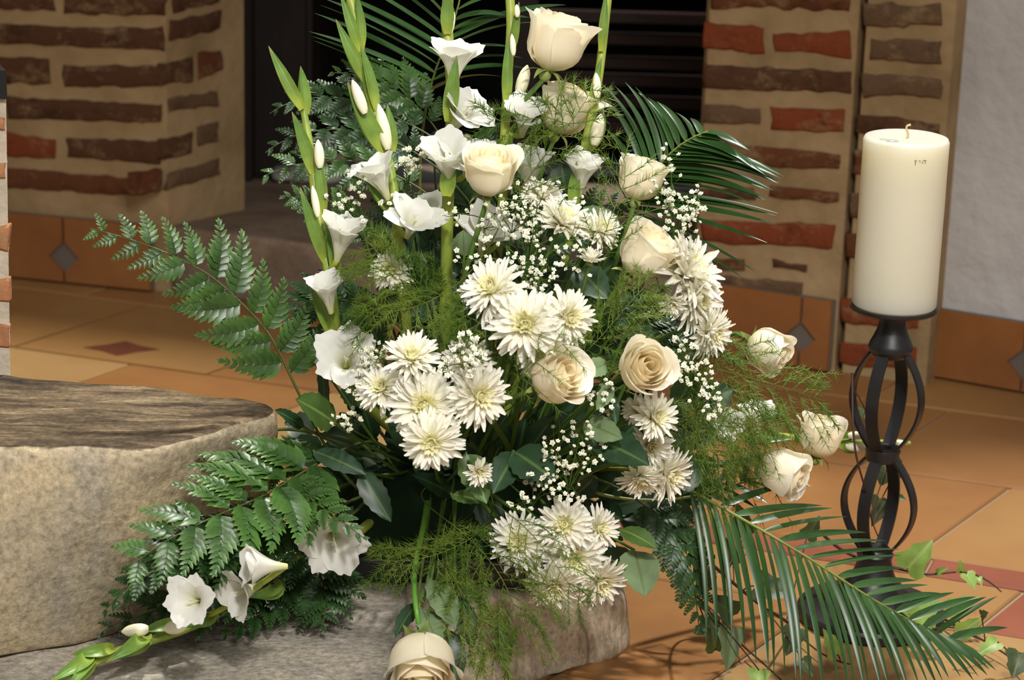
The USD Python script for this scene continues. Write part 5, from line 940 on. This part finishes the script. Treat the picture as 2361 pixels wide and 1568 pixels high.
marks = [(1280, 96, 'the highest rose'), (1128, 398, 'the open rose'), (1478, 412, 'the rose by the palm'), (1488, 584, 'the large right-hand rose'), (1282, 872, 'the middle rose'), (1484, 850, 'the spiral-hearted rose'), (970, 1450, 'the hanging rose'),
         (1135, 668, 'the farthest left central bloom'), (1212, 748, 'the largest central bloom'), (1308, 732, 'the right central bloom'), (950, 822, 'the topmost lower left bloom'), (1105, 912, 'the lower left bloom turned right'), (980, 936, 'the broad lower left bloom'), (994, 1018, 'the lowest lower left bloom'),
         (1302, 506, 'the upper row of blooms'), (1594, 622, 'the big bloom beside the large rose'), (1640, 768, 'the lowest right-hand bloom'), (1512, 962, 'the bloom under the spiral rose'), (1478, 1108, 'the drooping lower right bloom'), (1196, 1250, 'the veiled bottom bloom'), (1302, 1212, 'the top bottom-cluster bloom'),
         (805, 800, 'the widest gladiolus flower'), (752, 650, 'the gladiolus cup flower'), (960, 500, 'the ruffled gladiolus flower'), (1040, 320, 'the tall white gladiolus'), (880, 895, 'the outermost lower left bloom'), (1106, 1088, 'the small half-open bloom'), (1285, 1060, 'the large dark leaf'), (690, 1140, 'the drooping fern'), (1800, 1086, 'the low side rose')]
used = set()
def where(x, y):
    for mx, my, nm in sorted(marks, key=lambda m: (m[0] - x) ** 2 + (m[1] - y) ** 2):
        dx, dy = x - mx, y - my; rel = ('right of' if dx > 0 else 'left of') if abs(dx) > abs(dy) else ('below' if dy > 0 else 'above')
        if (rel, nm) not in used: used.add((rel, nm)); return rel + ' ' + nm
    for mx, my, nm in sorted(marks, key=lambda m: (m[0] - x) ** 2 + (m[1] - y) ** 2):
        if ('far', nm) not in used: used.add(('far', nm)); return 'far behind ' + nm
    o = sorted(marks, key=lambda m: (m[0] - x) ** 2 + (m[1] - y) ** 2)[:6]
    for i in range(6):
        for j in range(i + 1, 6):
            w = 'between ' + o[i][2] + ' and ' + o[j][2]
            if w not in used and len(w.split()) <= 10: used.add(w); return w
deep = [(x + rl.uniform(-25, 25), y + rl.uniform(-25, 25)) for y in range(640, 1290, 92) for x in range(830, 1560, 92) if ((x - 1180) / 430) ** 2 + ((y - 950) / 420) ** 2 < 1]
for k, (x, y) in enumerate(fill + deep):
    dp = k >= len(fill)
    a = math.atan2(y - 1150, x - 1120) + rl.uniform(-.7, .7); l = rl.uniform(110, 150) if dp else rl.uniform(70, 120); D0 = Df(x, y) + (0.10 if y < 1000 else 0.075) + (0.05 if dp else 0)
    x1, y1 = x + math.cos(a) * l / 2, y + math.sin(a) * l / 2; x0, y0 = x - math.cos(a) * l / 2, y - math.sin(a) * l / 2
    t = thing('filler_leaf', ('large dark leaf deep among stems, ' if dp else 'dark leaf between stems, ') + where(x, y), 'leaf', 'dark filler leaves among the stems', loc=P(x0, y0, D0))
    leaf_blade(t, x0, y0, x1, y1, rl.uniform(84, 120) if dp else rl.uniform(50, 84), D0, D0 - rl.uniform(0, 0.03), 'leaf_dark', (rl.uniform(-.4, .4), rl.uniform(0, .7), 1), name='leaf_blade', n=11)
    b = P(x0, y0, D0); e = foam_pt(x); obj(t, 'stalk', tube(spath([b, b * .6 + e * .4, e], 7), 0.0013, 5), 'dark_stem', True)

# ---- ivy round the candlestick
def ivy_leaf(parent, bx, by, tx, ty, w, D0, D1, mt, facing):
    b, e = P(bx, by, D0), P(tx, ty, D1); d = e - b; L = np.linalg.norm(d); y = d / L; n0 = CV(*facing); x = unit(np.cross(y, n0)); n_ = np.cross(x, y); hw = w / 2 * D0 / F
    o = np.array([(0, 0), (.35, -.10), (.8, -.05), (1.0, .14), (.74, .32), (.62, .45), (.66, .60), (.40, .74), (.16, .90), (0, 1)]); o = np.vstack([o, o[-2:0:-1] * [-1, 1]])
    th = np.linspace(0, 1, 3); V = [b + y * L * 0.30]; 
    for k in (0.55, 1.0):
        for (ox, oy) in o: V.append(b + y * L * (0.30 + (oy - 0.30) * k) + x * ox * hw * k + n_ * (abs(ox) * hw * k * 0.22 - ((oy - .4) * k) ** 2 * L * 0.25))
    n = len(o); Fc = [(0, 1 + i, 1 + (i + 1) % n) for i in range(n)]
    for i in range(n): a_, b_ = 1 + i, 1 + (i + 1) % n; Fc += [(a_, a_ + n, b_ + n), (a_, b_ + n, b_)]
    U = np.array([[0.3, 0.5]] + [[.3 + (q[1] - .3) * k, .5 + q[0] * k * .5] for k in (.55, 1) for q in o])
    obj(parent, 'leaf', (np.array(V), np.array(Fc), U), mt, True)
def ivy(label, vine, leaves, rpx=4):
    pts = [P(*q) for q in vine]; t = thing('ivy_vine', label, 'ivy', 'ivy trailing round the candlestick', loc=pts[0]); c = spath(pts, 30)
    obj(t, 'vine', tube(c, np.linspace(rpx * 1.1, rpx * 0.5, 30) * 2.2 / F, 6), 'brown_stem', True)
    for (bx, by, tx, ty, w, D, mt, fc_) in leaves:
        b = P(bx, by, D); j = np.argmin(np.linalg.norm(c - b, axis=1)); ivy_leaf(t, bx, by, tx, ty, w, D, D - 0.008, mt, fc_)
        obj(t, 'leaf_stalk', tube(bez(c[j], (c[j] + b) / 2 + Z * 0.004, b, 7), 0.0007, 5), 'brown_stem', True)
z_ = lambda x, y, h=0.012: (x, y, DZ(x, y, h))
ivy('ivy runner with bright leaves lying right of the candlestick foot', [(1900, 1235, 2.42), (1990, 1290, 2.42), (2075, 1312, 2.40), (2135, 1324, 2.39), (2230, 1320, 2.39), (2270, 1335, 2.38), (2308, 1364, 2.36)],
    [(2092, 1312, 2150, 1245, 84, 2.36, 'ivy_light', (0.1, 0.5, 0.8)), (2228, 1322, 2250, 1358, 42, 2.37, 'ivy_light', (0.2, 0.5, 0.8)), (2215, 1318, 2214, 1292, 26, 2.38, 'ivy_light', (0, 0.5, 0.8)), (2160, 1322, 2185, 1308, 22, 2.38, 'ivy_light', (0, 0.5, 0.8)), (2255, 1330, 2264, 1350, 20, 2.37, 'ivy_light', (0, 0.5, 0.8))])
ivy('ivy with green leaves under the palm at the lower right', [(2060, 1330, 2.4), z_(2120, 1390), z_(2200, 1440), z_(2290, 1490), z_(2360, 1545)],
    [(2105, 1420, 2180, 1385, 70, 2.33, 'ivy_light', (0, 0.6, 0.8)), (2190, 1410, 2258, 1375, 58, 2.35, 'ivy_light', (0, 0.6, 0.8)), (2215, 1460, 2262, 1425, 50, 2.30, 'ivy_light', (0.2, 0.4, 0.9)), (2262, 1420, 2278, 1412, 30, 2.32, 'ivy_dark', (0.2, 0.4, 0.9)), (2300, 1480, 2250, 1512, 46, 2.28, 'ivy_light', (0, 0.7, 0.7)), (2150, 1450, 2075, 1400, 60, 2.34, 'ivy_light', (0, 0.7, 0.7)), (2352, 1505, 2335, 1565, 70, 2.25, 'ivy_dark', (0, 0.4, 0.9))])
ivy('ivy with a large dark leaf on the tiles between the stone step and the candlestick', [(1560, 1230, 2.22), (1640, 1300, 2.24), (1740, 1385, 2.25), (1830, 1450, DZ(1830, 1450, .012)), (1900, 1510, DZ(1900, 1510, .01)), (1962, 1532, DZ(1962, 1532, .01))],
    [(1742, 1352, 1832, 1366, 88, 2.24, 'ivy_dark', (0, 0.5, 0.8)), (1838, 1450, 1812, 1512, 62, 2.24, 'ivy_dark', (0, 0.4, 0.9)), (1930, 1510, 1900, 1450, 50, 2.26, 'ivy_light', (0, 0.4, 0.9)), (1690, 1300, 1660, 1230, 60, 2.28, 'ivy_dark', (0, 0.3, 1)), (1720, 1230, 1700, 1160, 60, 2.3, 'ivy_dark', (0, 0.3, 1)), (1860, 1240, 1890, 1190, 46, 2.36, 'ivy_dark', (0, 0.3, 1)), (1850, 1520, 1875, 1560, 40, 2.22, 'ivy_dark', (0, 0.4, 0.9))])
ivy('ivy with a grey-backed leaf and a lime leaf at the bottom edge', [(1600, 1370, 2.2), z_(1660, 1440, .02), z_(1720, 1495), z_(1760, 1530), z_(1805, 1572)],
    [(1685, 1452, 1678, 1548, 70, 2.17, 'leaf_pale', (0.3, 0.2, 0.9)), (1660, 1440, 1600, 1460, 66, 2.2, 'ivy_dark', (0, 0.4, 0.9)), (1750, 1545, 1745, 1600, 56, 2.12, 'ivy_light', (0, 0.4, 0.9)), (1630, 1350, 1600, 1290, 60, 2.22, 'ivy_dark', (0, 0.4, 0.9)), (1690, 1420, 1640, 1370, 70, 2.2, 'ivy_dark', (0, 0.4, 0.9)), (1650, 1500, 1640, 1440, 50, 2.19, 'ivy_dark', (0, 0.4, 0.9))])
ivy('thin ivy stem climbing through the candlestick cages', [(1965, 860, 2.32), (1966, 960, 2.31), (1974, 1050, 2.31), (1990, 1110, 2.33), (2010, 1200, 2.40), (2040, 1270, 2.42)],
    [(1995, 945, 1990, 965, 40, 2.40, 'ivy_dark', (0, 0.3, 1)), (2060, 1100, 2062, 1040, 60, 2.43, 'ivy_dark', (0.3, 0.3, 0.9)), (2045, 1080, 2030, 1120, 60, 2.42, 'ivy_dark', (0, 0.3, 0.9)), (2030, 1150, 2012, 1215, 54, 2.43, 'ivy_dark', (0.4, 0.3, 0.9)), (2058, 1140, 2090, 1152, 24, 2.43, 'ivy_dark', (0, 0.3, 0.9))], rpx=3)
